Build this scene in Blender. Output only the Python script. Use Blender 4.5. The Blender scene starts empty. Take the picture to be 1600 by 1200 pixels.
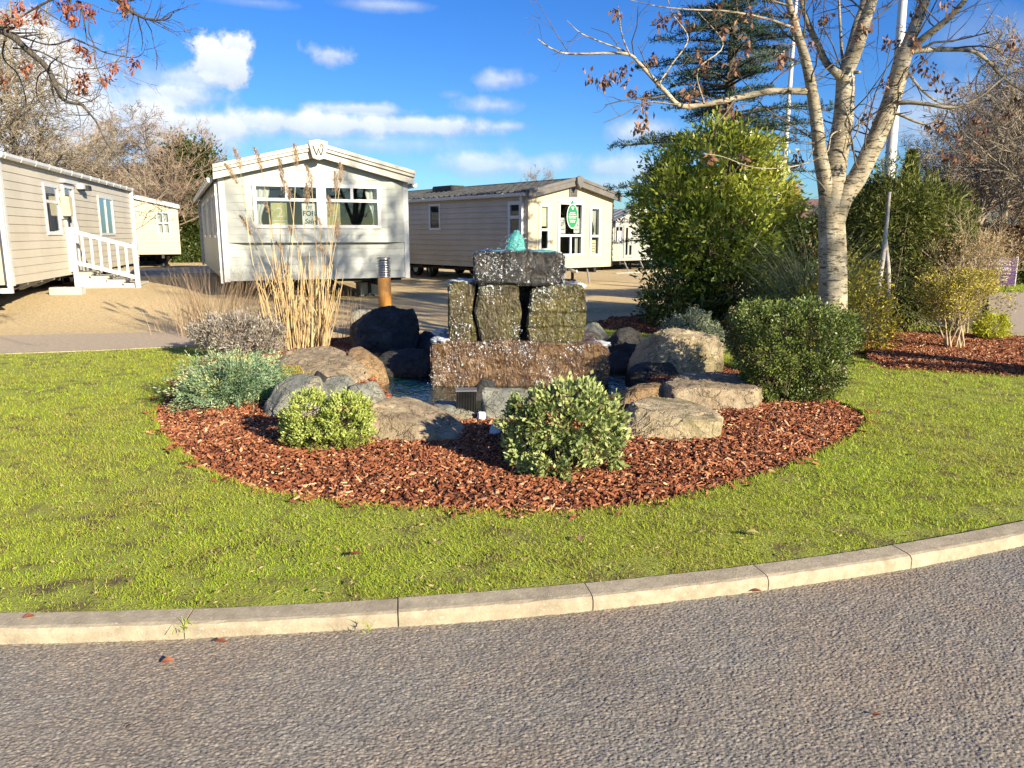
import bpy, bmesh, math, random
import numpy as np
from mathutils import Vector, Matrix, noise as mnoise
from mathutils.geometry import tessellate_polygon
R = math.radians
C = bpy.context.scene.collection
H, FPX, TH = 1.62, 1200.0, R(11.03)
CT, ST = math.cos(TH), math.sin(TH)
SUN_AZ, SUN_EL = R(43), R(20.5)            # azimuth measured from straight behind the camera towards the right
SUN = Vector((math.sin(SUN_AZ)*math.cos(SUN_EL), -math.cos(SUN_AZ)*math.cos(SUN_EL), math.sin(SUN_EL)))

def ray(px, py):
    u, v = (px-800)/FPX, (600-py)/FPX
    return (u, CT+v*ST, -ST+v*CT)
def g(px, py, z=0.05):                      # photo pixel -> point on the level z
    d = ray(px, py); t = (z-H)/d[2]
    return Vector((d[0]*t, d[1]*t, z))
def at(px, py, Y):                          # photo pixel -> point at distance Y
    d = ray(px, py); t = Y/d[1]
    return Vector((d[0]*t, Y, H+d[2]*t))

# ------------------------------------------------------------------ objects
def tag(o, label=None, cat=None, group=None, kind=None):
    if label: o['label'] = label
    if cat: o['category'] = cat
    if group: o['group'] = group
    if kind: o['kind'] = kind
    return o
def empty(name, loc=(0,0,0), rz=0, label=None, cat=None, group=None):
    o = bpy.data.objects.new(name, None); C.objects.link(o)
    o.location = loc; o.rotation_euler = (0,0,rz); o.empty_display_size = .2
    return tag(o, label, cat, group)
def link(name, me, m=None, parent=None):
    o = bpy.data.objects.new(name, me); C.objects.link(o)
    if m is not None and not me.materials: me.materials.append(m)
    if parent is not None: o.parent = parent
    return o
def copy_tree(o, parent=None):
    c = o.copy(); C.objects.link(c)
    if parent is not None: c.parent = parent
    for ch in [x for x in bpy.data.objects if x.parent is o]: copy_tree(ch, c)
    return c

class MB:
    """collects quads / ngons for one part"""
    def __init__(s): s.v=[]; s.f=[]
    def quad(s, a,b,c,d):
        n=len(s.v); s.v += [tuple(a),tuple(b),tuple(c),tuple(d)]; s.f.append((n,n+1,n+2,n+3))
    def ngon(s, pts):
        n=len(s.v); s.v += [tuple(p) for p in pts]; s.f.append(tuple(range(n,n+len(pts))))
    def hexa(s, p):                          # 8 corners: bottom ring 0-3 (ccw), top ring 4-7
        n=len(s.v); s.v += [tuple(q) for q in p]
        for f in ((3,2,1,0),(4,5,6,7),(0,1,5,4),(1,2,6,5),(2,3,7,6),(3,0,4,7)): s.f.append(tuple(n+i for i in f))
    def box(s, x0,x1,y0,y1,z0,z1):
        s.hexa([(x0,y0,z0),(x1,y0,z0),(x1,y1,z0),(x0,y1,z0),(x0,y0,z1),(x1,y0,z1),(x1,y1,z1),(x0,y1,z1)])
    def prism(s, poly, axis_fn, a, b):       # poly: 2D pts, axis_fn(p,t) -> 3D
        n=len(s.v); k=len(poly)
        s.v += [tuple(axis_fn(p,a)) for p in poly] + [tuple(axis_fn(p,b)) for p in poly]
        s.f.append(tuple(n+i for i in range(k))[::-1]); s.f.append(tuple(n+k+i for i in range(k)))
        for i in range(k):
            j=(i+1)%k; s.f.append((n+i,n+j,n+k+j,n+k+i))
    def tube(s, pts, rad, sides=6, cap=True):
        pts=[Vector(p) for p in pts]; n0=len(s.v); m=len(pts)
        if not hasattr(rad,'__len__'): rad=[rad]*m
        t=(pts[1]-pts[0]).normalized(); up=Vector((0,0,1)) if abs(t.z)<.9 else Vector((1,0,0))
        a=t.cross(up).normalized()
        cs=[(math.cos(2*math.pi*k/sides),math.sin(2*math.pi*k/sides)) for k in range(sides)]
        for i in range(m):
            if 0<i<m-1: t=(pts[i+1]-pts[i-1])
            elif i==m-1: t=(pts[i]-pts[i-1])
            if t.length<1e-9: t=Vector((0,0,1))
            t=t.normalized(); a=(a-t*a.dot(t))
            if a.length<1e-6: a=t.orthogonal()
            a=a.normalized(); b=t.cross(a); r=rad[i]; p=pts[i]
            for c,sn in cs: s.v.append((p.x+r*(a.x*c+b.x*sn), p.y+r*(a.y*c+b.y*sn), p.z+r*(a.z*c+b.z*sn)))
        for i in range(m-1):
            for k in range(sides):
                k2=(k+1)%sides; q=n0+i*sides
                s.f.append((q+k,q+k2,q+sides+k2,q+sides+k))
        if cap:
            s.f.append(tuple(n0+k for k in range(sides))[::-1]); q=n0+(m-1)*sides; s.f.append(tuple(q+k for k in range(sides)))
    def mesh(s, name):
        me=bpy.data.meshes.new(name); me.from_pydata(s.v,[],s.f); me.update(); return me
    def build(s, name, m=None, parent=None, smooth=False, bevel=0):
        me=s.mesh(name)
        if bevel:
            bm=bmesh.new(); bm.from_mesh(me); bmesh.ops.remove_doubles(bm,verts=bm.verts,dist=1e-5)
            es=[e for e in bm.edges if len(e.link_faces)==2 and e.calc_face_angle(0)>.5]
            bmesh.ops.bevel(bm,geom=es,offset=bevel,segments=2,affect='EDGES',clamp_overlap=True)
            bm.to_mesh(me); bm.free()
        if smooth: me.polygons.foreach_set('use_smooth',[True]*len(me.polygons))
        return link(name,me,m,parent)

def quads_mesh(name, V, tint=None, k=4, smooth=False):
    """V: (n,k,3) array -> mesh of n separate k-gons, one 'tint' per face"""
    n=V.shape[0]; me=bpy.data.meshes.new(name)
    me.vertices.add(n*k); me.vertices.foreach_set('co',V.reshape(-1).astype(np.float32))
    me.loops.add(n*k); me.loops.foreach_set('vertex_index',np.arange(n*k,dtype=np.int32))
    me.polygons.add(n); me.polygons.foreach_set('loop_start',np.arange(0,n*k,k,dtype=np.int32))
    if tint is not None:
        at_=me.attributes.new('tint','FLOAT','FACE'); at_.data.foreach_set('value',np.asarray(tint,dtype=np.float32))
    me.update(calc_edges=True)
    if smooth: me.polygons.foreach_set('use_smooth',np.ones(n,dtype=bool))
    return me
def grid_mesh(name, P, mask=None):
    """P: (rows,cols,3); mask (rows-1,cols-1) of faces to keep"""
    r,c,_=P.shape; idx=np.arange(r*c).reshape(r,c)
    F=np.stack([idx[:-1,:-1],idx[:-1,1:],idx[1:,1:],idx[1:,:-1]],-1).reshape(-1,4)
    if mask is not None: F=F[mask.reshape(-1)]
    used=np.unique(F); remap=np.zeros(r*c,dtype=np.int64); remap[used]=np.arange(len(used))
    V=P.reshape(-1,3)[used]; F=remap[F]; n=len(F)
    me=bpy.data.meshes.new(name); me.vertices.add(len(V)); me.vertices.foreach_set('co',V.reshape(-1).astype(np.float32))
    me.loops.add(n*4); me.loops.foreach_set('vertex_index',F.reshape(-1).astype(np.int32))
    me.polygons.add(n); me.polygons.foreach_set('loop_start',np.arange(0,n*4,4,dtype=np.int32))
    me.update(calc_edges=True); me.polygons.foreach_set('use_smooth',np.ones(n,dtype=bool))
    return me

# ------------------------------------------------------------------ numpy noise
def _h(ix,iy,s):
    n=(ix*374761393+iy*668265263+s*974711)&0xffffffff
    n=((n^(n>>13))*1274126177)&0xffffffff
    return ((n^(n>>16))&0xffff)/65535.0
def vnoise(x,y,s=0):
    x=np.asarray(x,float); y=np.asarray(y,float)
    ix=np.floor(x).astype(np.int64); iy=np.floor(y).astype(np.int64); fx=x-ix; fy=y-iy
    fx=fx*fx*(3-2*fx); fy=fy*fy*(3-2*fy)
    a=_h(ix,iy,s);b=_h(ix+1,iy,s);c=_h(ix,iy+1,s);d=_h(ix+1,iy+1,s)
    return (a*(1-fx)+b*fx)*(1-fy)+(c*(1-fx)+d*fx)*fy
def fbm(x,y,s=0,o=4):
    r=0;a=.5;t=0
    for i in range(o): r=r+a*vnoise(np.asarray(x)*2**i,np.asarray(y)*2**i,s+i*17); t+=a; a*=.5
    return r/t
def inside(poly, x, y):
    px=np.array([p[0] for p in poly]); py=np.array([p[1] for p in poly]); r=np.zeros(np.shape(x),bool); j=len(poly)-1
    for i in range(len(poly)):
        c=((py[i]>y)!=(py[j]>y))&(x<(px[j]-px[i])*(y-py[i])/((py[j]-py[i])+1e-12)+px[i]); r^=c; j=i
    return r
def smooth(x,a,b):
    t=np.clip((x-a)/(b-a),0,1); return t*t*(3-2*t)
def spline(pts, n=6, closed=False):
    P=[Vector(p) for p in pts]; m=len(P); out=[]
    for i in range(m if closed else m-1):
        p1,p2=P[i],P[(i+1)%m]
        p0=P[i-1] if (i>0 or closed) else p1*2-p2
        p3=P[(i+2)%m] if (i+2<m or closed) else p2*2-p1
        for k in range(n):
            t=k/n
            out.append(.5*((2*p1)+(p2-p0)*t+(2*p0-5*p1+4*p2-p3)*t*t+(3*p1-p0-3*p2+p3)*t**3))
    if not closed: out.append(P[-1])
    return out

# ------------------------------------------------------------------ materials
class NT:
    def __init__(s, nt): s.nt=nt; nt.nodes.clear()
    def n(s, t, ins=None, **kw):
        nd=s.nt.nodes.new(t)
        for k,v in kw.items(): setattr(nd,k,v)
        for k,v in (ins or {}).items(): s.set(nd.inputs[k],v)
        return nd
    def set(s, sock, v):
        if isinstance(v,bpy.types.NodeSocket): s.nt.links.new(v,sock)
        elif isinstance(v,bpy.types.Node): s.nt.links.new(v.outputs[0],sock)
        elif isinstance(v,tuple) and len(v)==3 and sock.type=='RGBA': sock.default_value=(*v,1)
        else: sock.default_value=v
    def math(s, op, a, b=0.0, c=None, clamp=False):
        nd=s.nt.nodes.new('ShaderNodeMath'); nd.operation=op; nd.use_clamp=clamp
        s.set(nd.inputs[0],a); s.set(nd.inputs[1],b)
        if c is not None: s.set(nd.inputs[2],c)
        return nd.outputs[0]
    def ramp(s, fac, stops):
        nd=s.nt.nodes.new('ShaderNodeValToRGB'); cr=nd.color_ramp
        while len(cr.elements)<len(stops): cr.elements.new(.5)
        for e,(p,c) in zip(cr.elements,stops): e.position=p; e.color=(*c,1) if len(c)==3 else c
        s.set(nd.inputs[0],fac); return nd.outputs[0]
    def mix(s, fac, a, b, blend='MIX'):
        nd=s.nt.nodes.new('ShaderNodeMix'); nd.data_type='RGBA'; nd.blend_type=blend
        s.set(nd.inputs[0],fac); s.set(nd.inputs[6],a); s.set(nd.inputs[7],b); return nd.outputs[2]
    def noise(s, scale, detail=4, vec=None, rough=.55, dist=0):
        i={'Scale':scale,'Detail':float(detail),'Roughness':rough,'Distortion':float(dist)}
        if vec is not None: i['Vector']=vec
        return s.n('ShaderNodeTexNoise',i).outputs[0]
def new_mat(name):
    m=bpy.data.materials.new(name); m.use_nodes=True; return m,NT(m.node_tree)
def finish(t, bsdf):
    o=t.n('ShaderNodeOutputMaterial'); t.nt.links.new(bsdf.outputs[0] if isinstance(bsdf,bpy.types.Node) else bsdf,o.inputs[0])
def coords(t, which='Object', scale=None):
    c=t.n('ShaderNodeTexCoord').outputs[which]
    if scale: c=t.n('ShaderNodeMapping',{'Vector':c,'Scale':scale}).outputs[0]
    return c
def surf(name, c1, c2, scale=8, rough=.6, bump=.0, bscale=40, spec=.4, metal=0, detail=5, c3=None, bdist=.01, stretch=None, lo=.35, hi=.65):
    m,t=new_mat(name); co=coords(t,'Object',stretch)
    f=t.noise(scale,detail,co)
    st=[(lo,c1),(hi,c2)] if c3 is None else [(lo,c1),((lo+hi)/2,c2),(hi,c3)]
    col=t.ramp(f,st)
    ins={'Base Color':col,'Roughness':rough,'Specular IOR Level':spec,'Metallic':float(metal)}
    if bump:
        b=t.n('ShaderNodeBump',{'Strength':bump,'Distance':bdist,'Height':t.noise(bscale,6,co)}); ins['Normal']=b
    finish(t,t.n('ShaderNodeBsdfPrincipled',ins)); return m
def leafmat(name, stops, rough=.5, trans=.25, spec=.3):
    m,t=new_mat(name); a=t.n('ShaderNodeAttribute',attribute_name='tint')
    col=t.ramp(a.outputs['Fac'],stops)
    p=t.n('ShaderNodeBsdfPrincipled',{'Base Color':col,'Roughness':rough,'Specular IOR Level':spec})
    if trans:
        tr=t.n('ShaderNodeBsdfTranslucent',{'Color':col})
        p=t.n('ShaderNodeMixShader',{0:trans,1:p.outputs[0],2:tr.outputs[0]})
    finish(t,p); return m
def glassmat():
    m,t=new_mat('glass')
    fr=t.n('ShaderNodeFresnel',{'IOR':1.5}).outputs[0]
    fac=t.math('MULTIPLY_ADD',fr,1.6,.02,clamp=True)
    gl=t.n('ShaderNodeBsdfGlossy',{'Roughness':.02,'Color':(.9,.95,1)}); tr=t.n('ShaderNodeBsdfTransparent',{'Color':(.72,.77,.76)})
    finish(t,t.n('ShaderNodeMixShader',{0:fac,1:tr.outputs[0],2:gl.outputs[0]})); return m
def rockmat(name, ca, cb, cc, wet=0, moss=None, scale=5, rough=.8, bump=.9):
    m,t=new_mat(name); co=coords(t)
    f=t.noise(scale,9,co,.72,.5); col=t.ramp(f,[(.3,ca),(.5,cb),(.72,cc)])
    sp=t.noise(90,3,co); col=t.mix(t.math('MULTIPLY',t.ramp(sp,[(.45,(0,0,0)),(.7,(1,1,1))]),.35),col,cc)
    if moss:
        mf=t.ramp(t.noise(3.2,6,co,.6),[(.5,(0,0,0)),(.66,(1,1,1))]); col=t.mix(t.math('MULTIPLY',mf,.75),col,moss)
    dco=t.n('ShaderNodeVectorMath',{0:co,1:t.n('ShaderNodeTexNoise',{'Vector':co,'Scale':4.0,'Detail':5.0}).outputs['Color']},operation='ADD').outputs[0]
    ck=t.n('ShaderNodeTexVoronoi',{'Vector':dco,'Scale':2.6},feature='DISTANCE_TO_EDGE').outputs[0]
    ckm=t.ramp(ck,[(.0,(0,0,0)),(.035,(1,1,1))]); col=t.mix(t.math('MULTIPLY',t.math('SUBTRACT',1.0,ckm),.55),col,tuple(c*.3 for c in ca))
    pit=t.ramp(t.noise(28,4,co,.7),[(.56,(0,0,0)),(.68,(1,1,1))]); col=t.mix(t.math('MULTIPLY',pit,.5),col,ca)
    hgt=t.math('ADD',t.math('MULTIPLY',t.noise(scale*2.5,8,co,.7),.7),t.math('ADD',t.math('MULTIPLY',t.noise(70,4,co,.7),.25),t.math('MULTIPLY',t.math('SUBTRACT',ckm,pit),.22)))
    b=t.n('ShaderNodeBump',{'Strength':bump,'Distance':.045,'Height':hgt})
    ins={'Base Color':col,'Roughness':rough,'Specular IOR Level':.35,'Normal':b}
    if wet:
        st=coords(t,'Object',(1,1,.6))
        wv=t.n('ShaderNodeTexVoronoi',{'Vector':st,'Scale':48.0}).outputs[0]
        hw=t.math('ADD',t.math('MULTIPLY',t.noise(15,4,st,.6,1.2),1.0),t.math('MULTIPLY',t.noise(46,3,st,.6),.35))
        b2=t.n('ShaderNodeBump',{'Strength':1.0,'Distance':.06,'Height':hw})
        ins.update({'Normal':b2,'Roughness':.16,'Specular IOR Level':.5+wet*.4})
    finish(t,t.n('ShaderNodeBsdfPrincipled',ins)); return m
# ------------------------------------------------------------------ foliage helpers
def unit(a): return a/(np.linalg.norm(a,axis=-1,keepdims=True)+1e-9)
def leaves(name, P, D, L, W, rng, tint, m, parent=None, fold=.25):
    """diamond leaves: P base points, D directions, L length, W width (arrays)"""
    n=len(P); D=unit(D); r=unit(rng.normal(size=(n,3))); S=unit(np.cross(D,r)); Nn=np.cross(S,D)
    L=np.broadcast_to(L,(n,))[:,None]; W=np.broadcast_to(W,(n,))[:,None]
    V=np.stack([P, P+D*L*.5+S*W*.5+Nn*W*fold, P+D*L, P+D*L*.5-S*W*.5+Nn*W*fold],1)
    return link(name,quads_mesh(name,V,tint),m,parent)
def blades(name, P, az, L, W, lean, curl, rng, tint, m, parent=None, seg=3):
    """grass blades that bend over towards az; arrays of length n"""
    n=len(P); dirh=np.stack([np.cos(az),np.sin(az),np.zeros(n)],1); side=np.stack([-np.sin(az),np.cos(az),np.zeros(n)],1)
    tw=rng.uniform(-1.2,1.2,n)[:,None]; side=side*np.cos(tw)+dirh*np.sin(tw)
    pts=[P]; th=lean.copy(); st=(L/seg)[:,None]
    for i in range(seg):
        pts.append(pts[-1]+st*(dirh*np.sin(th)[:,None]+np.array([0,0,1.])*np.cos(th)[:,None])); th=th+curl/seg
    Q=[]
    for i in range(seg):
        w0=(W*(1-.8*(i/seg)**1.5)*.5)[:,None]; w1=(W*(1-.8*((i+1)/seg)**1.5)*.5)[:,None]
        Q.append(np.stack([pts[i]-side*w0,pts[i]+side*w0,pts[i+1]+side*w1,pts[i+1]-side*w1],1))
    V=np.concatenate(Q,0)
    return link(name,quads_mesh(name,V,np.tile(tint,seg)),m,parent)
def crown_pts(rng, ells, nclump, per, spread, shell=.55, floor=None):
    """clumped points inside a union of ellipsoids -> points, outward directions"""
    E=np.array(ells,float); vol=E[:,3]*E[:,4]*E[:,5]; k=rng.choice(len(E),nclump,p=vol/vol.sum())
    d=unit(rng.normal(size=(nclump,3))); rr=rng.uniform(shell**3,1,nclump)**(1/3)*rng.uniform(.9,1.13,nclump)
    c=E[k,:3]+d*rr[:,None]*E[k,3:6]
    ok=np.ones(nclump,bool)
    for e in E:                               # drop clump centres buried deep in another lobe
        q=((c-e[:3])/e[3:6]); ok&=(np.sum(q*q,1)>shell*shell*.8)
    c=c[ok]; d=d[ok]; q=unit(d/E[k[ok],3:6])
    cl=np.repeat(np.arange(len(c)),per)
    P=c[cl]+rng.normal(size=(len(cl),3))*spread
    D=q[cl]+rng.normal(size=(len(cl),3))*.7
    if floor is not None:
        s=P[:,2]>floor; P=P[s]; D=D[s]; cl=cl[s]
    return P,D,cl
def bush(name, label, cat, loc, ells, nclump, per, spread, L, W, m, seed, wood, stems=10, shell=.55, tint_fn=None, upbias=.3, group=None, part='foliage', fold=.25, stem_r=.012):
    rng=np.random.default_rng(seed); root=empty(name,loc,0,label,cat,group)
    P,D,cl=crown_pts(rng,ells,nclump,per,spread,shell,.0)
    D[:,2]+=upbias; n=len(P)
    ct=rng.uniform(0,1,cl.max()+1)
    tint=.55*ct[cl]+.45*rng.uniform(0,1,n)
    if tint_fn is not None: tint=tint_fn(P,tint,rng)
    leaves(part,P,D,L*rng.uniform(.7,1.2,n),W*rng.uniform(.7,1.2,n),rng,tint,m,root,fold)
    mb=MB(); E=np.array(ells)
    for i in range(stems):
        e=E[rng.integers(len(E))]; d=unit(rng.normal(size=3)); d[2]=abs(d[2]); tip=e[:3]+d*e[3:6]*.95
        b=np.array([rng.normal()*.06,rng.normal()*.06,-.03]); mid=(b+tip)/2+np.array([rng.normal()*.05,rng.normal()*.05,-.04])
        pts=spline([b,mid,tip],4); mb.tube(pts,list(np.linspace(stem_r,stem_r*.3,len(pts))),5)
        for j in range(4):
            t0=pts[3+j] if 3+j<len(pts) else pts[-2]; q=unit(rng.normal(size=3))*e[3:6].mean()*.5; q[2]=abs(q[2])*.8
            mb.tube([t0,t0+Vector(q)*.5+Vector((0,0,.01)),t0+Vector(q)],[stem_r*.5,stem_r*.35,stem_r*.15],4)
    mb.build('stem',wood,root,True)
    return root

# ---- branching
def grow(rng, out, p, d, L, r, lev, maxlev, spec, tips=None):
    """append (points, radii, level) for one branch and its children"""
    k=spec['seg'][min(lev,len(spec['seg'])-1)]; pts=[np.array(p,float)]; d=np.array(d,float); d/=np.linalg.norm(d)
    wob=spec['wob'][min(lev,len(spec['wob'])-1)]; up=spec['up'][min(lev,len(spec['up'])-1)]
    for i in range(k):
        d=d+rng.normal(size=3)*wob; d[2]+=up; d/=np.linalg.norm(d); pts.append(pts[-1]+d*L/k)
    e=spec.get('taper',.35); rad=[r*(1-(1-e)*i/k) for i in range(k+1)]
    out.append((pts,rad,lev))
    if lev<maxlev:
        n=spec['kids'][lev]; n=max(1,int(n+rng.uniform(-.5,.5)*n*.4))
        for j in range(n):
            t=rng.uniform(spec['from'][min(lev,len(spec['from'])-1)],1.0); i=min(int(t*k),k-1); f=t*k-i
            q=pts[i]*(1-f)+pts[i+1]*f; bd=pts[i+1]-pts[i]; bd/=np.linalg.norm(bd)
            s=np.cross(bd,rng.normal(size=3)); s/=np.linalg.norm(s)+1e-9; an=rng.uniform(*spec['ang'])
            nd=bd*math.cos(an)+s*math.sin(an); nl=L*rng.uniform(*spec['len'])*(1.15-.5*t)
            grow(rng,out,q,nd,nl,max(rad[i]*spec.get('rk',.6),spec['rmin']),lev+1,maxlev,spec,tips)
    elif tips is not None: tips.append((pts[-1],d))
def branches_mb(br, sides=(8,6,5,4,3,3)):
    mb=MB()
    for pts,rad,lev in br: mb.tube(pts,rad,sides[min(lev,len(sides)-1)],cap=False)
    return mb
def dead_clusters(rng, spots, per, size, m, parent, name='dead_leaves'):
    P=[];D=[]
    for s in spots:
        for i in range(per):
            P.append(np.array(s)+rng.normal(size=3)*size*.45+np.array([0,0,-rng.uniform(0,size*1.1)])); D.append(rng.normal(size=3)*.6+np.array([0,0,-1.]))
    P=np.array(P);D=np.array(D);n=len(P)
    return leaves(name,P,D,size*rng.uniform(.6,1.2,n),size*.45*rng.uniform(.6,1.2,n),rng,rng.uniform(0,1,n),m,parent,.35)

# ------------------------------------------------------------------ materials in use
def build_asphalt():
    m,t=new_mat('asphalt'); co=coords(t)
    vo=t.n('ShaderNodeTexVoronoi',{'Vector':co,'Scale':110.0})
    c=t.ramp(t.math('FRACT',t.math('MULTIPLY',vo.outputs['Color'],7.3)),[(0,(.15,.14,.122)),(.5,(.235,.216,.182)),(1,(.33,.295,.24))])
    big=t.noise(.9,4,co,.6); c=t.mix(t.ramp(big,[(.4,(0,0,0)),(.65,(1,1,1))]),c,t.mix(1.0,c,(1.12,1.0,.9),'MULTIPLY'))
    st=t.ramp(t.noise(2.1,3,co,.5),[(.62,(0,0,0)),(.75,(1,1,1))]); c=t.mix(t.math('MULTIPLY',st,.35),c,(.30,.235,.15)); s2=t.ramp(t.noise(.55,5,co,.62),[(.45,(0,0,0)),(.62,(1,1,1))]); c=t.mix(t.math('MULTIPLY',s2,.38),c,t.mix(1.0,c,(.62,.62,.66),'MULTIPLY'))
    hb=t.math('ADD',t.noise(150,4,co,.7),t.math('MULTIPLY',vo.outputs['Distance'],-.6))
    b=t.n('ShaderNodeBump',{'Strength':.4,'Distance':.004,'Height':hb})
    finish(t,t.n('ShaderNodeBsdfPrincipled',{'Base Color':c,'Roughness':.75,'Specular IOR Level':.3,'Normal':b})); return m
M={}
M['asphalt']=build_asphalt()
def kerb_mat():
    m,t=new_mat('kerb_concrete'); co=coords(t)
    c=t.ramp(t.noise(16,8,co,.65),[(.3,(.28,.235,.165)),(.7,(.46,.395,.28))])
    st=t.ramp(t.noise(2.6,6,co,.7),[(.46,(0,0,0)),(.68,(1,1,1))]); c=t.mix(t.math('MULTIPLY',st,.5),c,(.20,.165,.11))
    sp=t.ramp(t.noise(60,2,co,.5),[(.64,(0,0,0)),(.70,(1,1,1))]); c=t.mix(t.math('MULTIPLY',sp,.45),c,(.58,.54,.44))
    ms=t.ramp(t.noise(5.5,5,co,.7),[(.60,(0,0,0)),(.70,(1,1,1))]); c=t.mix(t.math('MULTIPLY',ms,.35),c,(.13,.12,.045))
    b=t.n('ShaderNodeBump',{'Strength':.7,'Distance':.005,'Height':t.noise(90,6,co,.7)})
    finish(t,t.n('ShaderNodeBsdfPrincipled',{'Base Color':c,'Roughness':.88,'Specular IOR Level':.3,'Normal':b})); return m
M['kerb']=kerb_mat()
M['path']=surf('path_tarmac',(.36,.285,.20),(.48,.39,.28),20,.9,.5,150,bdist=.004)
M['gravel']=surf('gravel',(.44,.32,.155),(.66,.50,.265),26,.95,1.0,60,detail=9,bdist=.045,c3=(.76,.61,.37),lo=.3,hi=.7)
M['soil']=surf('lawn_soil',(.13,.09,.042),(.27,.29,.045),5,.95,.9,90,bdist=.03,c3=(.32,.36,.05),lo=.33,hi=.6)
M['earth']=surf('earth',(.06,.07,.025),(.11,.10,.05),.6,.95,.4,9,bdist=.05)
M['mulchbase']=surf('mulch_base',(.05,.02,.012),(.14,.05,.026),40,.95,.8,80,bdist=.02)
M['chips']=leafmat('bark_chips',[(0,(.035,.014,.009)),(.25,(.16,.055,.027)),(.55,(.29,.10,.044)),(.82,(.43,.19,.09)),(1,(.66,.44,.25))],.75,0,.25)
M['grass']=leafmat('grass_blades',[(0,(.46,.36,.17)),(.18,(.42,.40,.08)),(.5,(.40,.50,.045)),(.8,(.45,.56,.05)),(1,(.25,.44,.045))],.55,.42,.2)
M['white']=surf('white_plastic',(.50,.505,.50),(.58,.58,.57),3,.35,.05,30)
M['frame']=surf('window_frame',(.52,.525,.53),(.58,.58,.58),3,.3)
M['beige']=surf('beige_cladding',(.45,.415,.335),(.51,.47,.385),1.5,.5,.1,60,bdist=.003)
M['palegrey']=surf('pale_grey_cladding',(.345,.365,.34),(.395,.415,.385),1.2,.5,.1,60,bdist=.003)
M['brown']=surf('taupe_cladding',(.40,.345,.265),(.46,.40,.31),1.2,.4,.1,60,bdist=.003)
M['cream']=surf('cream_panel',(.46,.41,.28),(.50,.45,.31),1.0,.55,.08,90,bdist=.003)
M['paleblue']=surf('pale_blue_cladding',(.32,.35,.37),(.40,.43,.44),1.2,.5)
M['lodge']=surf('lodge_cladding',(.30,.31,.28),(.36,.37,.33),1.2,.5)
M['fascia']=surf('cream_fascia',(.42,.395,.335),(.52,.49,.42),4,.4,.1,20)
M['greyfascia']=surf('grey_fascia',(.12,.115,.105),(.16,.15,.14),4,.4)
M['roof']=surf('roof_sheet',(.12,.13,.14),(.20,.21,.22),3,.5,.2,40)
M['tile']=surf('roof_tile',(.022,.024,.027),(.055,.058,.062),5,.75,.4,50)
M['black']=surf('black_steel',(.012,.012,.013),(.035,.034,.033),6,.5,.2,50)
M['rubber']=surf('rubber',(.012,.012,.012),(.025,.025,.025),6,.8)
M['steel']=surf('galvanised_steel',(.40,.41,.42),(.52,.53,.54),12,.4,.2,60,metal=.6)
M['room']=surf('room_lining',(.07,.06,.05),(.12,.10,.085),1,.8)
M['curtain']=surf('curtain_cloth',(.50,.48,.45),(.62,.60,.57),4,.9,.3,30,stretch=(9,9,.3))
M['glass']=glassmat()
M['paper']=surf('white_card',(.58,.58,.57),(.62,.62,.61),2,.6)
M['olive']=surf('olive_card',(.40,.37,.15),(.46,.43,.19),2,.6)
M['buff']=surf('buff_card',(.62,.56,.38),(.70,.63,.45),2,.6)
M['ink']=surf('black_ink',(.02,.02,.02),(.03,.03,.03),2,.6)
M['green']=surf('green_enamel',(.02,.20,.08),(.03,.25,.11),2,.35)
M['purple']=surf('purple_enamel',(.05,.012,.10),(.06,.016,.12),2,.45)
M['timber']=surf('pale_timber',(.46,.43,.35),(.54,.51,.43),3,.6,.2,60,stretch=(1,1,8))
M['orange_wood']=surf('oiled_timber',(.70,.30,.06),(.82,.40,.10),9,.5,.25,60,stretch=(6,6,.5))
M['block']=surf('concrete_block',(.36,.35,.33),(.48,.46,.42),12,.9,.4,80)
M['brick']=surf('chimney_brick',(.30,.10,.05),(.42,.17,.09),6,.9,.3,40)
M['redtile']=surf('brown_roof_tile',(.13,.075,.06),(.20,.12,.10),3,.8,.5,14)
M['flag']=surf('dark_flag',(.02,.025,.04),(.035,.04,.06),3,.7)
M['concrete']=surf('concrete_strip',(.44,.42,.37),(.56,.53,.47),6,.9,.3,60)
M['lightmetal']=surf('louvre_metal',(.30,.29,.27),(.42,.41,.39),8,.35,metal=.7)
M['socket']=surf('grey_plastic',(.46,.50,.56),(.54,.58,.64),6,.4,.05,40)
# stone
M['tan_rock']=rockmat('tan_rock',(.15,.11,.07),(.31,.24,.15),(.46,.37,.25),moss=None)
M['buff_rock']=rockmat('buff_rock',(.26,.20,.115),(.45,.36,.22),(.56,.48,.32),moss=(.12,.11,.04))
M['grey_rock']=rockmat('grey_rock',(.12,.125,.105),(.23,.235,.195),(.36,.35,.285),moss=(.26,.21,.11))
M['dark_rock']=rockmat('dark_rock',(.016,.016,.015),(.038,.037,.034),(.085,.08,.07))
M['brown_rock']=rockmat('brown_rock',(.16,.10,.05),(.28,.18,.09),(.38,.27,.14))
M['wet_olive']=rockmat('wet_olive_stone',(.022,.017,.007),(.062,.048,.016),(.135,.10,.036),wet=.9,moss=(.09,.085,.012),bump=.8,scale=4)
M['wet_black']=rockmat('wet_black_stone',(.008,.008,.008),(.02,.018,.016),(.07,.058,.044),wet=1,bump=.9,scale=4)
M['wet_rust']=rockmat('wet_rust_stone',(.018,.010,.005),(.10,.048,.016),(.28,.18,.085),wet=.9,bump=.9,scale=4.5)
M['wet_yellow']=rockmat('wet_yellow_stone',(.024,.02,.006),(.085,.07,.015),(.19,.155,.042),wet=.9,moss=(.05,.05,.012),bump=.8,scale=4)
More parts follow.
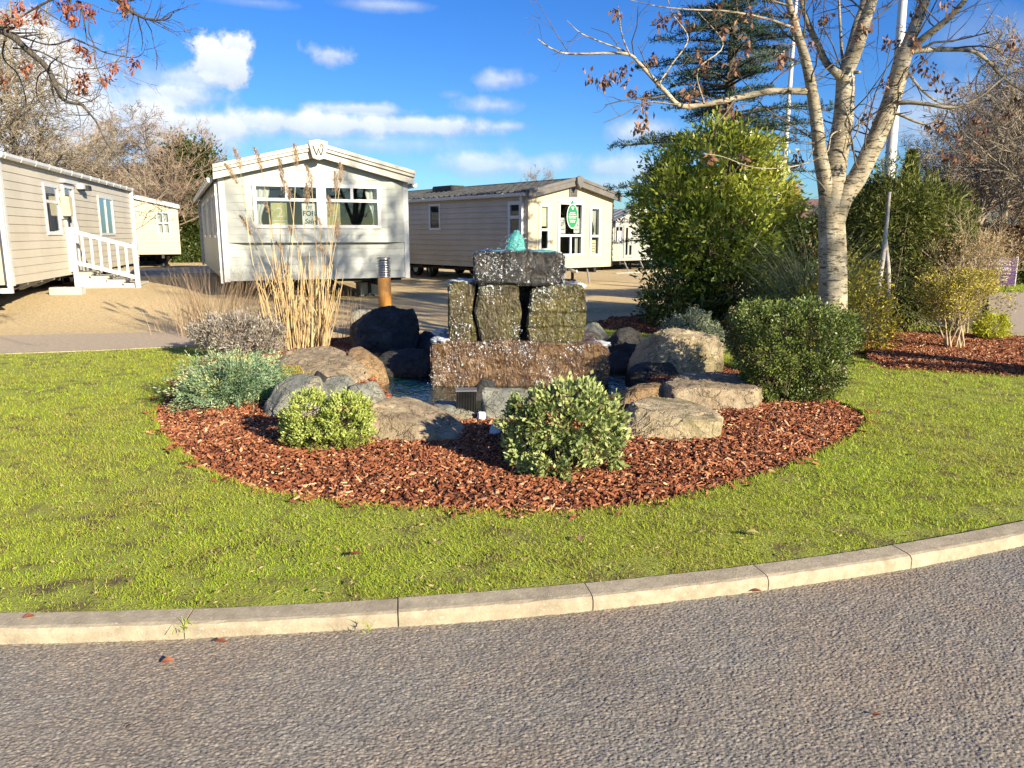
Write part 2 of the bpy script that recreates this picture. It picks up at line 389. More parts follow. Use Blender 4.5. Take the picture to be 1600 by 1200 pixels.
# plants
M['wood']=surf('twig_wood',(.10,.07,.045),(.20,.15,.10),20,.9,.4,60)
M['palewood']=surf('pale_twig_wood',(.33,.26,.16),(.46,.37,.24),20,.9,.3,60)
M['dark_bark']=surf('dark_bark',(.055,.047,.038),(.13,.11,.085),14,.95,.8,30,stretch=(2,2,.5),bdist=.03)
M['far_bark']=surf('lichen_bark',(.17,.14,.10),(.33,.28,.20),4,.95)
M['far_twig']=surf('brown_twigs',(.22,.16,.12),(.34,.26,.19),3,.95)
M['red_twig']=surf('reddish_twigs',(.20,.155,.12),(.30,.24,.185),3,.95)
M['dead']=leafmat('dead_leaf',[(0,(.09,.045,.03)),(.5,(.24,.12,.07)),(1,(.40,.24,.15))],.7,.25)
M['oakdead']=leafmat('orange_dead_leaf',[(0,(.12,.035,.02)),(.5,(.33,.10,.05)),(1,(.5,.20,.10))],.7,.3)
M['hebe']=leafmat('hebe_leaf',[(0,(.22,.20,.07)),(.3,(.26,.31,.06)),(.7,(.42,.49,.12)),(1,(.56,.60,.22))],.45,.25)
M['hebe2']=leafmat('silver_hebe_leaf',[(0,(.08,.025,.02)),(.10,(.12,.05,.035)),(.16,(.13,.17,.05)),(.55,(.27,.33,.115)),(.85,(.42,.47,.185)),(1,(.56,.56,.19))],.45,.2)
M['juniper']=leafmat('juniper_spray',[(0,(.09,.15,.07)),(.5,(.21,.33,.175)),(.85,(.36,.47,.28)),(1,(.50,.52,.20))],.6,.2)
M['lavender']=leafmat('grey_leaf',[(0,(.20,.16,.115)),(.5,(.34,.30,.25)),(1,(.47,.43,.36))],.7,.2)
M['bluegrey']=leafmat('blue_grey_leaf',[(0,(.14,.17,.10)),(.5,(.28,.33,.21)),(1,(.44,.47,.31))],.6,.2)
M['box']=leafmat('box_leaf',[(0,(.20,.13,.06)),(.12,(.08,.10,.025)),(.55,(.11,.155,.035)),(1,(.24,.28,.07))],.4,.2,.4)
M['laurel']=leafmat('laurel_leaf',[(0,(.04,.075,.018)),(.35,(.13,.19,.03)),(.7,(.31,.36,.05)),(1,(.58,.55,.10))],.35,.3,.45)
M['yew']=leafmat('yew_leaf',[(0,(.045,.06,.015)),(.5,(.12,.145,.03)),(1,(.26,.27,.06))],.5,.25)
M['conifer']=leafmat('cedar_needle',[(0,(.02,.045,.035)),(.5,(.04,.08,.058)),(1,(.09,.14,.085))],.6,.15)
M['yellow']=leafmat('golden_leaf',[(0,(.26,.20,.04)),(.5,(.45,.38,.05)),(1,(.62,.55,.09))],.5,.3)
M['lime']=leafmat('lime_leaf',[(0,(.28,.32,.02)),(.5,(.45,.47,.03)),(1,(.60,.58,.06))],.5,.3)
M['sere']=leafmat('dry_leaf',[(0,(.20,.13,.07)),(.5,(.42,.31,.15)),(1,(.56,.44,.20))],.7,.25)
M['ivy']=leafmat('ivy_leaf',[(0,(.025,.045,.015)),(.6,(.07,.10,.025)),(1,(.17,.19,.045))],.4,.2)
M['reed']=leafmat('dry_reed',[(0,(.42,.28,.12)),(.5,(.62,.46,.23)),(1,(.76,.61,.36))],.7,.25)
M['plume']=leafmat('reed_plume',[(0,(.36,.24,.14)),(1,(.60,.46,.31))],.8,.4)
M['wire']=leafmat('dry_wispy_grass',[(0,(.30,.20,.12)),(1,(.50,.38,.24))],.7,.25)
M['pampas']=leafmat('pampas_blade',[(0,(.07,.10,.04)),(.6,(.16,.20,.09)),(1,(.46,.46,.26))],.5,.3)

M['white_bark']=surf('white_peeling_bark',(.20,.16,.12),(.55,.53,.48),9,.8,.4,40,stretch=(1,1,.5))
def birch_mat():
    m,t=new_mat('birch_bark'); co=coords(t,'Object')
    base=t.ramp(t.noise(5,6,co,.6),[(.3,(.20,.165,.11)),(.5,(.38,.325,.225)),(.7,(.50,.45,.335))])
    le=t.noise(7,5,coords(t,'Object',(1.5,1.5,8)),.6,.8); lf=t.ramp(le,[(.52,(0,0,0)),(.59,(1,1,1))])
    col=t.mix(t.math('MULTIPLY',lf,.9),base,(.05,.04,.028))
    sc=t.ramp(t.noise(3.3,5,co,.75),[(.5,(0,0,0)),(.66,(1,1,1))]); col=t.mix(t.math('MULTIPLY',sc,.55),col,(.13,.11,.07))
    b=t.n('ShaderNodeBump',{'Strength':.6,'Distance':.012,'Height':t.math('ADD',le,t.noise(45,5,co,.7))})
    finish(t,t.n('ShaderNodeBsdfPrincipled',{'Base Color':col,'Roughness':.8,'Normal':b,'Specular IOR Level':.3})); return m
M['birch']=birch_mat()
def water_mat():
    m,t=new_mat('pond_water'); co=coords(t,'Object',(1,.55,1))
    b=t.n('ShaderNodeBump',{'Strength':.8,'Distance':.03,'Height':t.math('ADD',t.noise(9,3,co,.5,.5),t.math('MULTIPLY',t.noise(34,2,co),.35))})
    finish(t,t.n('ShaderNodeBsdfPrincipled',{'Base Color':(.002,.020,.012),'Roughness':.02,'Specular IOR Level':1.0,'IOR':1.6,'Normal':b})); return m
M['water']=water_mat()
def jet_mat():
    m,t=new_mat('turquoise_water'); co=coords(t)
    b=t.n('ShaderNodeBump',{'Strength':1.0,'Distance':.02,'Height':t.noise(38,4,co,.6,.8)})
    p=t.n('ShaderNodeBsdfPrincipled',{'Base Color':(.22,.72,.68),'Roughness':.12,'Transmission Weight':.6,'IOR':1.2,'Specular IOR Level':.8,'Normal':b,'Coat Weight':.6,'Coat Roughness':.05})
    finish(t,p); return m
M['jet']=jet_mat()
M['foam']=surf('water_foam',(.36,.40,.44),(.60,.62,.64),30,.15,1.0,60,spec=.7,bdist=.02)
SKY_SAT,SKY_VAL,SKY_TINT,SKY_STR=1.30,1.0,(.50,.77,1.12),.068
CLOUD=8.2; SUN_E=5.0; EXPO=1.18
M['birch_twig']=surf('birch_twig',(.06,.048,.038),(.15,.12,.085),12,.8,.4,60)
M['beech']=leafmat('beech_dead_leaf',[(0,(.10,.06,.04)),(.5,(.20,.13,.085)),(1,(.33,.22,.14))],.7,.2)
# ------------------------------------------------------------------ setting
def kind(o,k): o['kind']=k; return o
# kerb curve: circle through the road edge seen in the photo
kp=[g(*p,0.0) for p in ((0,1003),(288,998),(622,981),(925,950),(1200,920),(1420,886),(1600,853))]
A=np.array([[2*p.x,2*p.y,1] for p in kp]); bb=np.array([p.x**2+p.y**2 for p in kp])
sol=np.linalg.lstsq(A,bb,rcond=None)[0]; KC=(sol[0],sol[1]); KR=math.sqrt(sol[2]+sol[0]**2+sol[1]**2)
print('kerb circle',KC,KR)
def kpt(a,off=0.0,z=0.0): return Vector((KC[0]+(KR-off)*math.sin(a),KC[1]-(KR-off)*math.cos(a),z))   # off>0 = towards the lawn
def kang(p): return math.atan2(p.x-KC[0],KC[1]-p.y)

me=bpy.data.meshes.new('ground'); S_=600
me.from_pydata([(-S_,-S_,-.06),(S_,-S_,-.06),(S_,S_,-.06),(-S_,S_,-.06)],[],[(0,1,2,3)]); kind(link('ground',me,M['earth']),'structure')

# road: detailed stone surface in the near part, plain sheet around
def road_near():
    rows,cols=560,1150
    v=np.linspace(0,1,rows)[:,None]; u=np.linspace(-1,1,cols)[None,:]
    X=u*np.where(v<2,2.05+1.0*v,0)
    Yk=KC[1]-np.sqrt(np.maximum(KR**2-(X-KC[0])**2,.01))
    Y0=1.62; Y=Y0+(Yk+.03-Y0)*v
    def cell(s,seed):
        ix=np.floor(X/s).astype(np.int64); iy=np.floor(Y/s).astype(np.int64); best=np.full(X.shape,9.); hh=np.zeros(X.shape)
        for dx in (-1,0,1):
            for dy in (-1,0,1):
                cx=ix+dx; cy=iy+dy; jx=(cx+_h(cx,cy,seed))*s; jy=(cy+_h(cx,cy,seed+1))*s
                d=np.hypot(X-jx,Y-jy)/s; k=d<best; best=np.where(k,d,best); hh=np.where(k,_h(cx,cy,seed+2),hh)
        return np.clip(1-(best/.72)**2,0,1)**.6*(.25+.75*hh)
    Z=.0036*cell(.0105,3)+.0021*cell(.006,9)+.004*fbm(X*14,Y*14,5,3)+.012*(fbm(X*1.1,Y*1.1,7,3)-.5)-.009
    return np.stack([X,Y,Z],-1)
P=road_near(); road=link('road',grid_mesh('road',P),M['asphalt']); kind(road,'structure')
mb=MB(); a0,a1=-1.35,1.5; n=60
for i in range(n):
    x,y=a0+(a1-a0)*i/n,a0+(a1-a0)*(i+1)/n
    mb.quad(kpt(x,-9,-.025),kpt(y,-9,-.025),kpt(y,.02,-.025),kpt(x,.02,-.025))
kind(mb.build('road_surround',M['asphalt']),'structure')
# kerb stones, one by one
jo=[kang(g(*p,.03)) for p in ((288,985),(622,968),(925,940),(1197,908),(1422,876))]
st=.915/KR; jo=[jo[0]-3*st,jo[0]-2*st,jo[0]-st]+jo+[jo[-1]+st,jo[-1]+2*st,jo[-1]+3*st]
KLAB={2:'kerb stone at the far left of the photo, left of the weedy joint',3:'long kerb stone whose left joint holds a green weed',4:'kerb stone in the middle, before the mulch bed',
 5:'kerb stone right of the middle, over a pale stain on the road',6:'kerb stone below the bare soil edge of the lawn',7:'kerb stone at the right edge of the photo, most distant of the row'}
prof=[(0,-.03),(0,.040),(.012,.056),(.03,.061),(.128,.066),(.128,-.03)]
rngk=np.random.default_rng(4)
for i in range(2,len(jo)-3):
    k0,k1=jo[i]+.0028/KR,jo[i+1]-.0028/KR; mb=MB(); nn=14; n0=0; dz=rngk.normal()*.0018
    ring=[]
    for q in range(nn+1):
        a=k0+(k1-k0)*q/nn; rr=[]
        for j,(o,z) in enumerate(prof):
            w=rngk.normal()*.0012 if 0<q<nn else 0
            rr.append(len(mb.v)); mb.v.append(tuple(kpt(a,o+w,z+dz+(w if j in (1,2) else 0))))
        ring.append(rr)
    for q in range(nn):
        for j in range(len(prof)-1): mb.f.append((ring[q][j],ring[q+1][j],ring[q+1][j+1],ring[q][j+1]))
    mb.f.append(tuple(ring[0])); mb.f.append(tuple(ring[-1][::-1]))
    o=mb.build('kerb_stone',M['kerb']); tag(o,KLAB.get(i,'kerb stone'),'kerb stone','concrete kerb stones along the road')
mb=MB()                                      # the kerb carries on beyond the picture
for (e0,e1) in ((jo[0]-9*st,jo[2]),(jo[-3],jo[-1]+7*st)):
    m=int((e1-e0)/st*4)
    for q in range(m):
        A_,B_=e0+(e1-e0)*q/m,e0+(e1-e0)*(q+1)/m
        for j in range(len(prof)-1): mb.quad(kpt(A_,*prof[j]),kpt(B_,*prof[j]),kpt(B_,*prof[j+1]),kpt(A_,*prof[j+1]))
kind(mb.build('kerb',M['kerb']),'structure')
# weeds in the joints
def weed(px,py,seed,label,n=26):
    rng=np.random.default_rng(seed); p=g(px,py,.045); P=np.array(p)+rng.normal(size=(n,3))*np.array([.012,.03,0])
    o=blades('weed',P-np.array(p),rng.uniform(0,6.3,n),rng.uniform(.02,.06,n),np.full(n,.004),rng.uniform(.2,1,n),rng.uniform(.2,1.2,n),rng,rng.uniform(.6,1,n),M['grass'])
    o.location=p; tag(o,label,'weed')
weed(289,982,1,'small green weed growing in the left kerb joint'); weed(575,985,2,'thin weed sprouting at the foot of the kerb',14)

# lawn outline, bed outline, pond outline
bedpx=[(240,648),(262,690),(310,728),(380,760),(480,780),(600,792),(720,800),(850,803),(950,797),(1050,782),(1150,757),(1230,732),(1300,702),(1352,668),(1352,645),(1300,622),(1240,600),(1185,585),(1130,570),(1060,553),(1000,540),(930,530),(820,524),(720,522),(620,524),(520,530),(430,536),(350,548),(300,575),(262,612)]
bed=[p.to_2d() for p in spline([g(*p,.05) for p in bedpx],6,True)]
bed=[(p.x,p.y) for p in bed]
rb_px=[(1372,574),(1430,579),(1500,584),(1600,590),(1700,596),(1760,575),(1720,540),(1600,527),(1500,522),(1385,520),(1350,540)]
bed2=[(p.x,p.y) for p in spline([g(*p,.05) for p in rb_px],5,True)]
bk_px=[(938,512),(1000,520),(1080,530),(1180,536),(1235,534),(1290,528),(1330,508),(1290,494),(1150,494),(1020,493),(950,499)]
bed3=[(p.x,p.y) for p in spline([g(*p,.05) for p in bk_px],5,True)]
pond_px=[(585,590),(600,622),(640,648),(720,662),(800,664),(900,652),(985,625),(1020,596),(1000,572),(950,556),(820,546),(700,546),(620,556)]
pond=[(p.x,p.y) for p in spline([g(*p,.03) for p in pond_px],5,True)]
outer=[kpt(a,.127) for a in np.linspace(-.75,.75,70)]
outer=[(p.x,p.y) for p in outer]
pe=[g(1600,520,.05),g(1330,500,.05),g(1000,499,.05),g(900,503,.05),g(760,515,.05),g(560,527,.05),g(310,540,.05),g(150,547,.05),g(0,553,.05)]
outer+= [(12,9.0),(10.4,11.5)]+[(p.x,p.y) for p in pe]+[(-14,9.3)]
def holed(name,poly,holes,z,m):
    veclists=[[Vector((x,y,z)) for x,y in poly]]+[[Vector((x,y,z)) for x,y in h] for h in holes]
    from mathutils.geometry import delaunay_2d_cdt
    v2=[];ed=[]
    for l in veclists:
        n0=len(v2); v2+=[v.to_2d() for v in l]; ed+=[(n0+i,n0+(i+1)%len(l)) for i in range(len(l))]
    rv,re_,rf,_,_,_=delaunay_2d_cdt(v2,ed,[],0,1e-5)
    cx=np.array([[sum(rv[i].x for i in f)/3,sum(rv[i].y for i in f)/3] for f in rf]); ok=inside(poly,cx[:,0],cx[:,1])
    for h in holes: ok&=~inside(h,cx[:,0],cx[:,1])
    me=bpy.data.meshes.new(name); me.from_pydata([(p.x,p.y,z) for p in rv],[],[f for f,k in zip(rf,ok) if k]); me.update()
    bm=bmesh.new(); bm.from_mesh(me); bmesh.ops.recalc_face_normals(bm,faces=bm.faces)
    if sum(f.normal.z for f in bm.faces)<0: bmesh.ops.reverse_faces(bm,faces=bm.faces)
    # cut edges go down a little
    ed=[e for e in bm.edges if e.is_boundary]; r=bmesh.ops.extrude_edge_only(bm,edges=ed)
    for v in r['geom']:
        if isinstance(v,bmesh.types.BMVert): v.co.z-=.12
    bm.to_mesh(me); bm.free(); return link(name,me,m)
kind(holed('lawn',outer,[bed,bed2,bed3],.05,M['soil']),'structure')

def lawn_grass(N=720000):
    rng=np.random.default_rng(11)
    lr=rng.uniform(math.log(2.5),math.log(16.5),N); r=np.exp(lr); th=rng.uniform(-.74,.74,N); X=r*np.sin(th); Y=r*np.cos(th)
    k=inside(outer,X,Y)&~inside(bed,X,Y)&~inside(bed2,X,Y)&~inside(bed3,X,Y)
    # bare, thin soil along the kerb on the right and a few worn patches
    dk=KR-np.hypot(X-KC[0],Y-KC[1])
    bare=(dk<.30+.25*vnoise(X*2,Y*2,3))&(vnoise(X*3.5,Y*5,8)>.42)
    thin=smooth(fbm(X*1.6,Y*1.6,21,3),.52,.70)
    k&=~(bare&(rng.uniform(0,1,N)<.75)); k&=rng.uniform(0,1,N)>thin*.45
    k&=~((vnoise(X*9,Y*9,31)>.80)&(rng.uniform(0,1,N)<.8))
    X,Y,r=X[k],Y[k],r[k]; n=len(X); sc=(r/3.2)**.55
    P=np.stack([X,Y,np.full(n,.047)],1)
    pat=fbm(X*.9,Y*.9,5,4); t=np.clip(.52+.9*(pat-.5)+rng.normal(size=n)*.20,0,1); dry=rng.uniform(0,1,n)<(.07+.22*smooth(fbm(X*2.2,Y*2.2,41,3),.5,.68)); t=np.where(dry,rng.uniform(0,.16,n),np.maximum(t,.2))
    L=rng.uniform(.010,.026,n)*np.minimum(sc,1.4); W=.0034*sc**1.35*rng.uniform(.7,1.3,n)
    o=blades('grass',P,rng.uniform(0,6.283,n),L,W,rng.uniform(.3,1.3,n),rng.uniform(.1,.8,n),rng,t,M['grass'],seg=2)
    tag(o,'short bright green mown grass of the lawn','grass',kind='stuff')
lawn_grass()
def edge_grass():                            # longer fringe where the lawn meets kerb and bed
    rng=np.random.default_rng(12); P=[]
    for poly in (bed,bed2):
        q=np.array(poly); nx=np.roll(q,-1,0)
        for a,b in zip(q,nx):
            L=np.linalg.norm(b-a); m=int(L*420); t=rng.uniform(0,1,(m,1)); P.append(a+(b-a)*t+rng.normal(size=(m,2))*.014)
    P=np.concatenate(P); k=P[:,1]<9.5; P=P[k]; n=len(P)
    P=np.concatenate([P,np.full((n,1),.04)],1)
    o=blades('fringe_grass',P,rng.uniform(0,6.283,n),rng.uniform(.02,.06,n),np.full(n,.004),rng.uniform(.1,1,n),rng.uniform(.3,1.3,n),rng,rng.uniform(.1,1,n),M['grass'],seg=2)
    tag(o,'ragged grass fringe round the mulch beds','grass',kind='stuff')
edge_grass()

# mulch beds
def bedz(x,y,poly_c,pondp=None):
    z=.035+.035*fbm(x*2.2,y*2.2,13,3)
    return z
def mulch(name,poly,pondp,seed,nch,label):
    q=np.array(poly); x0,y0=q.min(0)-.1; x1,y1=q.max(0)+.1; s=.04
    X,Y=np.meshgrid(np.arange(x0,x1,s),np.arange(y0,y1,s)); cx,cy=q.mean(0)
    ins=inside(poly,X,Y)
    # distance to rim, coarse
    d=np.min(np.hypot(X[...,None]-q[::3,0],Y[...,None]-q[::3,1]),-1); 
    Z=.0+.085*smooth(d,0,.45)+.03*(fbm(X*2.5,Y*2.5,seed,3)-.3)
    inp=np.zeros(X.shape,bool)
    if pondp is not None:
        inp=inside(pondp,X,Y); pq=np.array(pondp); dp=np.min(np.hypot(X[...,None]-pq[:,0],Y[...,None]-pq[:,1]),-1)
        Z=np.where(inp,.03-.5*smooth(dp,0,.25),Z)
    big=inside(poly,X,Y)|(d<.09); msk=(big[:-1,:-1]|big[1:,1:]|big[1:,:-1]|big[:-1,1:])
    kind(link(name,grid_mesh(name,np.stack([X,Y,Z],-1),msk),M['mulchbase']),'structure')
    rng=np.random.default_rng(seed); px=rng.uniform(x0,x1,nch*2); py=rng.uniform(y0,y1,nch*2)
    k=inside(poly,px,py)
    if pondp is not None: k&=~inside(pondp,px,py)
    stray=~k&(np.min(np.hypot(px[:,None]-q[::4,0],py[:,None]-q[::4,1]),1)<.10)&(rng.uniform(0,1,len(px))<.12); k|=stray
    if pondp is not None: k&=~inside(pondp,px,py)
    px,py=px[k][:nch],py[k][:nch]; n=len(px)
    fx=(px-x0)/s; fy=(py-y0)/s; ix=np.clip(fx.astype(int),0,X.shape[1]-2); iy=np.clip(fy.astype(int),0,X.shape[0]-2)
    z=Z[iy,ix]; z=np.where(inside(poly,px,py),z,.052)+rng.uniform(.001,.022,n)
    L=rng.gamma(2.2,.0105,n)+.009; W=np.clip(L*rng.uniform(.16,.45,n),.004,.015); Tt=rng.uniform(.002,.006,n)
    az=rng.uniform(0,6.283,n); el=rng.normal(size=n)*.33; ro=rng.normal(size=n)*.5
    D=np.stack([np.cos(az)*np.cos(el),np.sin(az)*np.cos(el),np.sin(el)],1); S=np.stack([-np.sin(az),np.cos(az),np.zeros(n)],1); Nn=np.cross(D,S)
    S2=S*np.cos(ro)[:,None]+Nn*np.sin(ro)[:,None]; N2=np.cross(D,S2); c=np.stack([px,py,z],1)
    D=D*(L*.5)[:,None]; S2=S2*(W*.5)[:,None]; N2=N2*Tt[:,None]
    tp=rng.uniform(.35,1,n)[:,None]
    a,b,c2,d2=c-D-S2,c-D+S2,c+D+S2*tp,c+D-S2*tp
    V=np.concatenate([np.stack([a+N2,b+N2,c2+N2,d2+N2],1),np.stack([a-N2,b-N2,b+N2,a+N2],1),np.stack([b-N2,c2-N2,c2+N2,b+N2],1),np.stack([d2-N2,a-N2,a+N2,d2+N2],1)],0)
    t=np.clip(.45+.22*rng.normal(size=n)+.25*(fbm(px*1.4,py*1.4,seed+5,3)-.5),0,1); t=np.where(rng.uniform(0,1,n)<.05,rng.uniform(.85,1,n),t)
    o=link('bark_chips',quads_mesh('bark_chips',V,np.tile(t,4)),M['chips']); tag(o,label,'bark mulch',kind='stuff')
mulch('mulch_bed',bed,pond,51,125000,'reddish brown bark chips spread over the round bed by the fountain')
mulch('side_mulch_bed',bed2,None,61,34000,'reddish brown bark chips under the bare yellow shrub at right')
mulch('back_mulch_bed',bed3,None,71,20000,'dark bark chips under the big evergreen behind the fountain')
me=bpy.data.meshes.new('pond_water'); pq=[(KCx,KCy) for KCx,KCy in pond]; c0=np.mean(np.array(pq),0)
me.from_pydata([(c0[0]+(x-c0[0])*1.06,c0[1]+(y-c0[1])*1.06,0.0) for x,y in pq],[],[tuple(range(len(pq)))]); kind(link('pond_water',me,M['water']),'structure')

# gravel yard with its low mound on the left
def zg(x,y):
    x=np.asarray(x,float); y=np.asarray(y,float)
    return .02+.30*smooth(y,12.4,16.5)*smooth(-x,4.2,9.5)*(1-.5*smooth(y,19,27))+.09*smooth(y,13,17)+.05*(fbm(x*.5,y*.5,3,3)-.5)*smooth(y,12.5,15)
X,Y=np.meshgrid(np.linspace(-34,7.6,190),np.concatenate([np.linspace(10.4,30,140),np.linspace(30.5,62,40)]))
pathpoly=[g(0,553,.03),g(150,547.5,.03),g(310,540,.03),g(420,533,.03)]; 
Zy=zg(X,Y)
lp=[(p.x,p.y) for p in pe]
edge=[(-14,9.3)]+lp[::-1]
ex=np.array([e[0] for e in edge]); ey=np.array([e[1] for e in edge])
yb=np.interp(X,ex,ey)
Zy=np.where(Y<yb+1.8,np.minimum(Zy,.02),Zy)-.35*smooth(yb-Y,.0,1.2)
kind(link('gravel_yard',grid_mesh('gravel_yard',np.stack([X,Y,Zy],-1)),M['gravel']),'structure')
# path on the left, in front of the yard
near=[g(-500,572,.045),g(-200,562,.045),g(0,553.5,.045),g(150,548,.045),g(310,540.5,.045),g(420,534,.045),g(520,529,.045)]
far=[g(-500,536,.045),g(-200,529,.045),g(0,524,.045),g(150,521,.045),g(300,517,.045),g(420,512,.045),g(520,508,.045)]
mb=MB()
for i in range(len(near)-1): mb.quad(near[i],near[i+1],far[i+1],far[i])
kind(mb.build('path',M['path']),'structure')
mb=MB()
for i in range(len(near)-1):
    a,b=near[i],near[i+1]; mb.box
    d=(b-a).normalized(); nn=Vector((-d.y,d.x,0))*-.06
    mb.hexa([(a+nn).to_tuple()[:2]+(-.03,),(b+nn).to_tuple()[:2]+(-.03,),b.to_tuple()[:2]+(-.03,),a.to_tuple()[:2]+(-.03,),(a+nn).to_tuple()[:2]+(.062,),(b+nn).to_tuple()[:2]+(.062,),b.to_tuple()[:2]+(.062,),a.to_tuple()[:2]+(.062,)])
kind(mb.build('path_edging',M['kerb']),'structure')
# pale concrete strip and dark lane between the two caravans at left
mb=MB(); 
for (p0,p1) in (((180,419),(330,415)),): 
    a=at(p0[0],p0[1],27.0); b=at(p1[0],p1[1],27.6); zz=float(zg(a.x,27.3))
    mb.box(a.x-1.5,b.x+1,27.0,27.5,zz-.1,zz+.10)
kind(mb.build('concrete_strip',M['concrete']),'structure')
mb=MB(); mb.box(-20,-6.4,23.0,26.6,.0,float(zg(-11,25))+.03)
kind(mb.build('lane',M['path']),'structure')
# far road on the right
fr=[g(1545,527,.0),g(2300,560,.0),g(2300,456,.0),g(1545,456,.0)]
mb=MB(); mb.quad(*[Vector((p.x,p.y,-.012)) for p in fr]); kind(mb.build('far_road',M['path']),'structure')
a,b=g(1548,526,.03),g(1720,534,.03); mb=MB()
d=(b-a).normalized(); nn=Vector((-d.y,d.x,0))*.14
mb.hexa([Vector((a.x,a.y,-.05)),Vector((b.x,b.y,-.05)),Vector((b.x,b.y,-.05))+nn,Vector((a.x,a.y,-.05))+nn,Vector((a.x,a.y,.1)),Vector((b.x,b.y,.1)),Vector((b.x,b.y,.1))+nn,Vector((a.x,a.y,.1))+nn])
kind(mb.build('far_road_kerb',M['kerb']),'structure')
# ------------------------------------------------------------------ caravans
class Wall:
    """a wall plane: P0 (x,y) start, U direction along it, N outward; all in the caravan's own frame"""
    def __init__(s,P0,U,N): s.P0=P0; s.U=U; s.N=N
    def p(s,u,o,z): return (s.P0[0]+s.U[0]*u+s.N[0]*o, s.P0[1]+s.U[1]*u+s.N[1]*o, z)
    def box(s,mb,u0,u1,o0,o1,z0,z1):
        mb.hexa([s.p(u0,o0,z0),s.p(u1,o0,z0),s.p(u1,o1,z0),s.p(u0,o1,z0),s.p(u0,o0,z1),s.p(u1,o0,z1),s.p(u1,o1,z1),s.p(u0,o1,z1)])
def siding(mb,w,z0,z1,ulim,openings,board=.15,lap=.014,extra=(),o_base=0.0):
    zs={z0,z1,*extra}; k=1
    while z0+k*board<z1: zs.add(z0+k*board); k+=1
    for o in openings: zs|={o[2],o[3]}
    zs=sorted(z for z in zs if z0-1e-6<=z<=z1+1e-6); edges={round(z0+i*board,4) for i in range(int((z1-z0)/board)+2)}
    for za,zb in zip(zs[:-1],zs[1:]):
        if zb-za<1e-4: continue
        zm=(za+zb)/2; k=math.floor((zm-z0)/board+1e-6); f=lambda z:o_base+lap*(1-min(max((z-(z0+k*board))/board,0),1))
        l0,r0=ulim(za); l1,r1=ulim(zb); lm,rm=ulim(zm)
        cuts=sorted([(o[0],o[1]) for o in openings if o[2]-1e-6<=za and o[3]+1e-6>=zb])
        iv=[]; cur=('L',)
        last=None
        for c in cuts: iv.append((last,c[0])); last=c[1]
        iv.append((last,None))
        for a,b in iv:
            a0,a1=(l0,l1) if a is None else (a,a); b0,b1=(r0,r1) if b is None else (b,b)
            if b0-a0<1e-4 and b1-a1<1e-4: continue
            mb.quad(w.p(a0,f(za),za),w.p(b0,f(za),za),w.p(b1,f(zb),zb),w.p(a1,f(zb),zb))
            if lap and round(za,4) in edges: mb.quad(w.p(a0,o_base,za),w.p(b0,o_base,za),w.p(b0,f(za),za),w.p(a0,f(za),za))
def window(par,w,u0,u1,z0,z1,bars=(),rails=(),ob=0.0,fw=.05,name='window',fm='frame',proud=.035,back=.05):
    """frame with mullions bars=[(u,za,zb)] and rails=[(z,ua,ub)]; the pane is its child"""
    mb=MB(); p,b=ob+proud,ob-back
    w.box(mb,u0-.012,u1+.012,b,p,z0-.012,z0+fw); w.box(mb,u0-.012,u1+.012,b,p,z1-fw,z1+.012)
    w.box(mb,u0-.012,u0+fw,b,p,z0+fw,z1-fw); w.box(mb,u1-fw,u1+.012,b,p,z0+fw,z1-fw)
    for z,ua,ub in rails: w.box(mb,max(ua,u0+fw),min(ub,u1-fw),b+.003,p-.003,z-fw*.5,z+fw*.5)
    for u,za,zb in bars:
        w.box(mb,u-fw*.5,u+fw*.5,b+.005,p-.006,max(za,z0+fw),min(zb,z1-fw))
    fo=mb.build(name,M[fm],par)
    mb=MB(); o=ob+.004
    mb.quad(w.p(u0+fw*.5,o,z0+fw*.5),w.p(u1-fw*.5,o,z0+fw*.5),w.p(u1-fw*.5,o,z1-fw*.5),w.p(u0+fw*.5,o,z1-fw*.5))
    mb.build('pane',M['glass'],fo)
    return fo
def curtain(par,w,u0,u1,z0,z1,o,tie=None,name='curtain'):
    """hanging folds; tie pulls the foot towards u=tie"""
    cols=int(abs(u1-u0)/.012)+6; rows=14; mb=MB(); n0=0
    for r in range(rows+1):
        t=r/rows; z=z1+(z0-z1)*t
        for c in range(cols+1):
            s=c/cols; u=u0+(u1-u0)*s
            if tie is not None: k=smooth(t,.15,.8)*.62*(1 if t<.85 else 1-(t-.85)*2.4); u=u+(tie-u)*k
            mb.v.append(w.p(u,o+.018*math.sin(s*cols*.55+1.3*t),z))
    for r in range(rows):
        for c in range(cols):
            q=r*(cols+1)+c; mb.f.append((q,q+1,q+cols+2,q+cols+1))
    return mb.build(name,M['curtain'],par,True)
def text(par,w,s,u,z,size,o,m,name='lettering',rot=0,font_shear=0,bold=0.0,align='CENTER'):
    cu=bpy.data.curves.new(name,'FONT'); cu.body=s; cu.size=size; cu.align_x=align; cu.align_y='CENTER'; cu.extrude=.0008; cu.shear=font_shear; cu.offset=bold
    o_=bpy.data.objects.new(name+'_src',cu); C.objects.link(o_); bpy.context.view_layer.update()
    me=bpy.data.meshes.new_from_object(o_.evaluated_get(bpy.context.evaluated_depsgraph_get())); bpy.data.objects.remove(o_); bpy.data.curves.remove(cu)
    ca,sa=math.cos(rot),math.sin(rot)
    for v in me.vertices:
        x,y=v.co.x*ca-v.co.y*sa,v.co.x*sa+v.co.y*ca; v.co=w.p(u+x,o+v.co.z,z+y)
    me.materials.clear(); me.name=name
    return link(name,me,m,par)

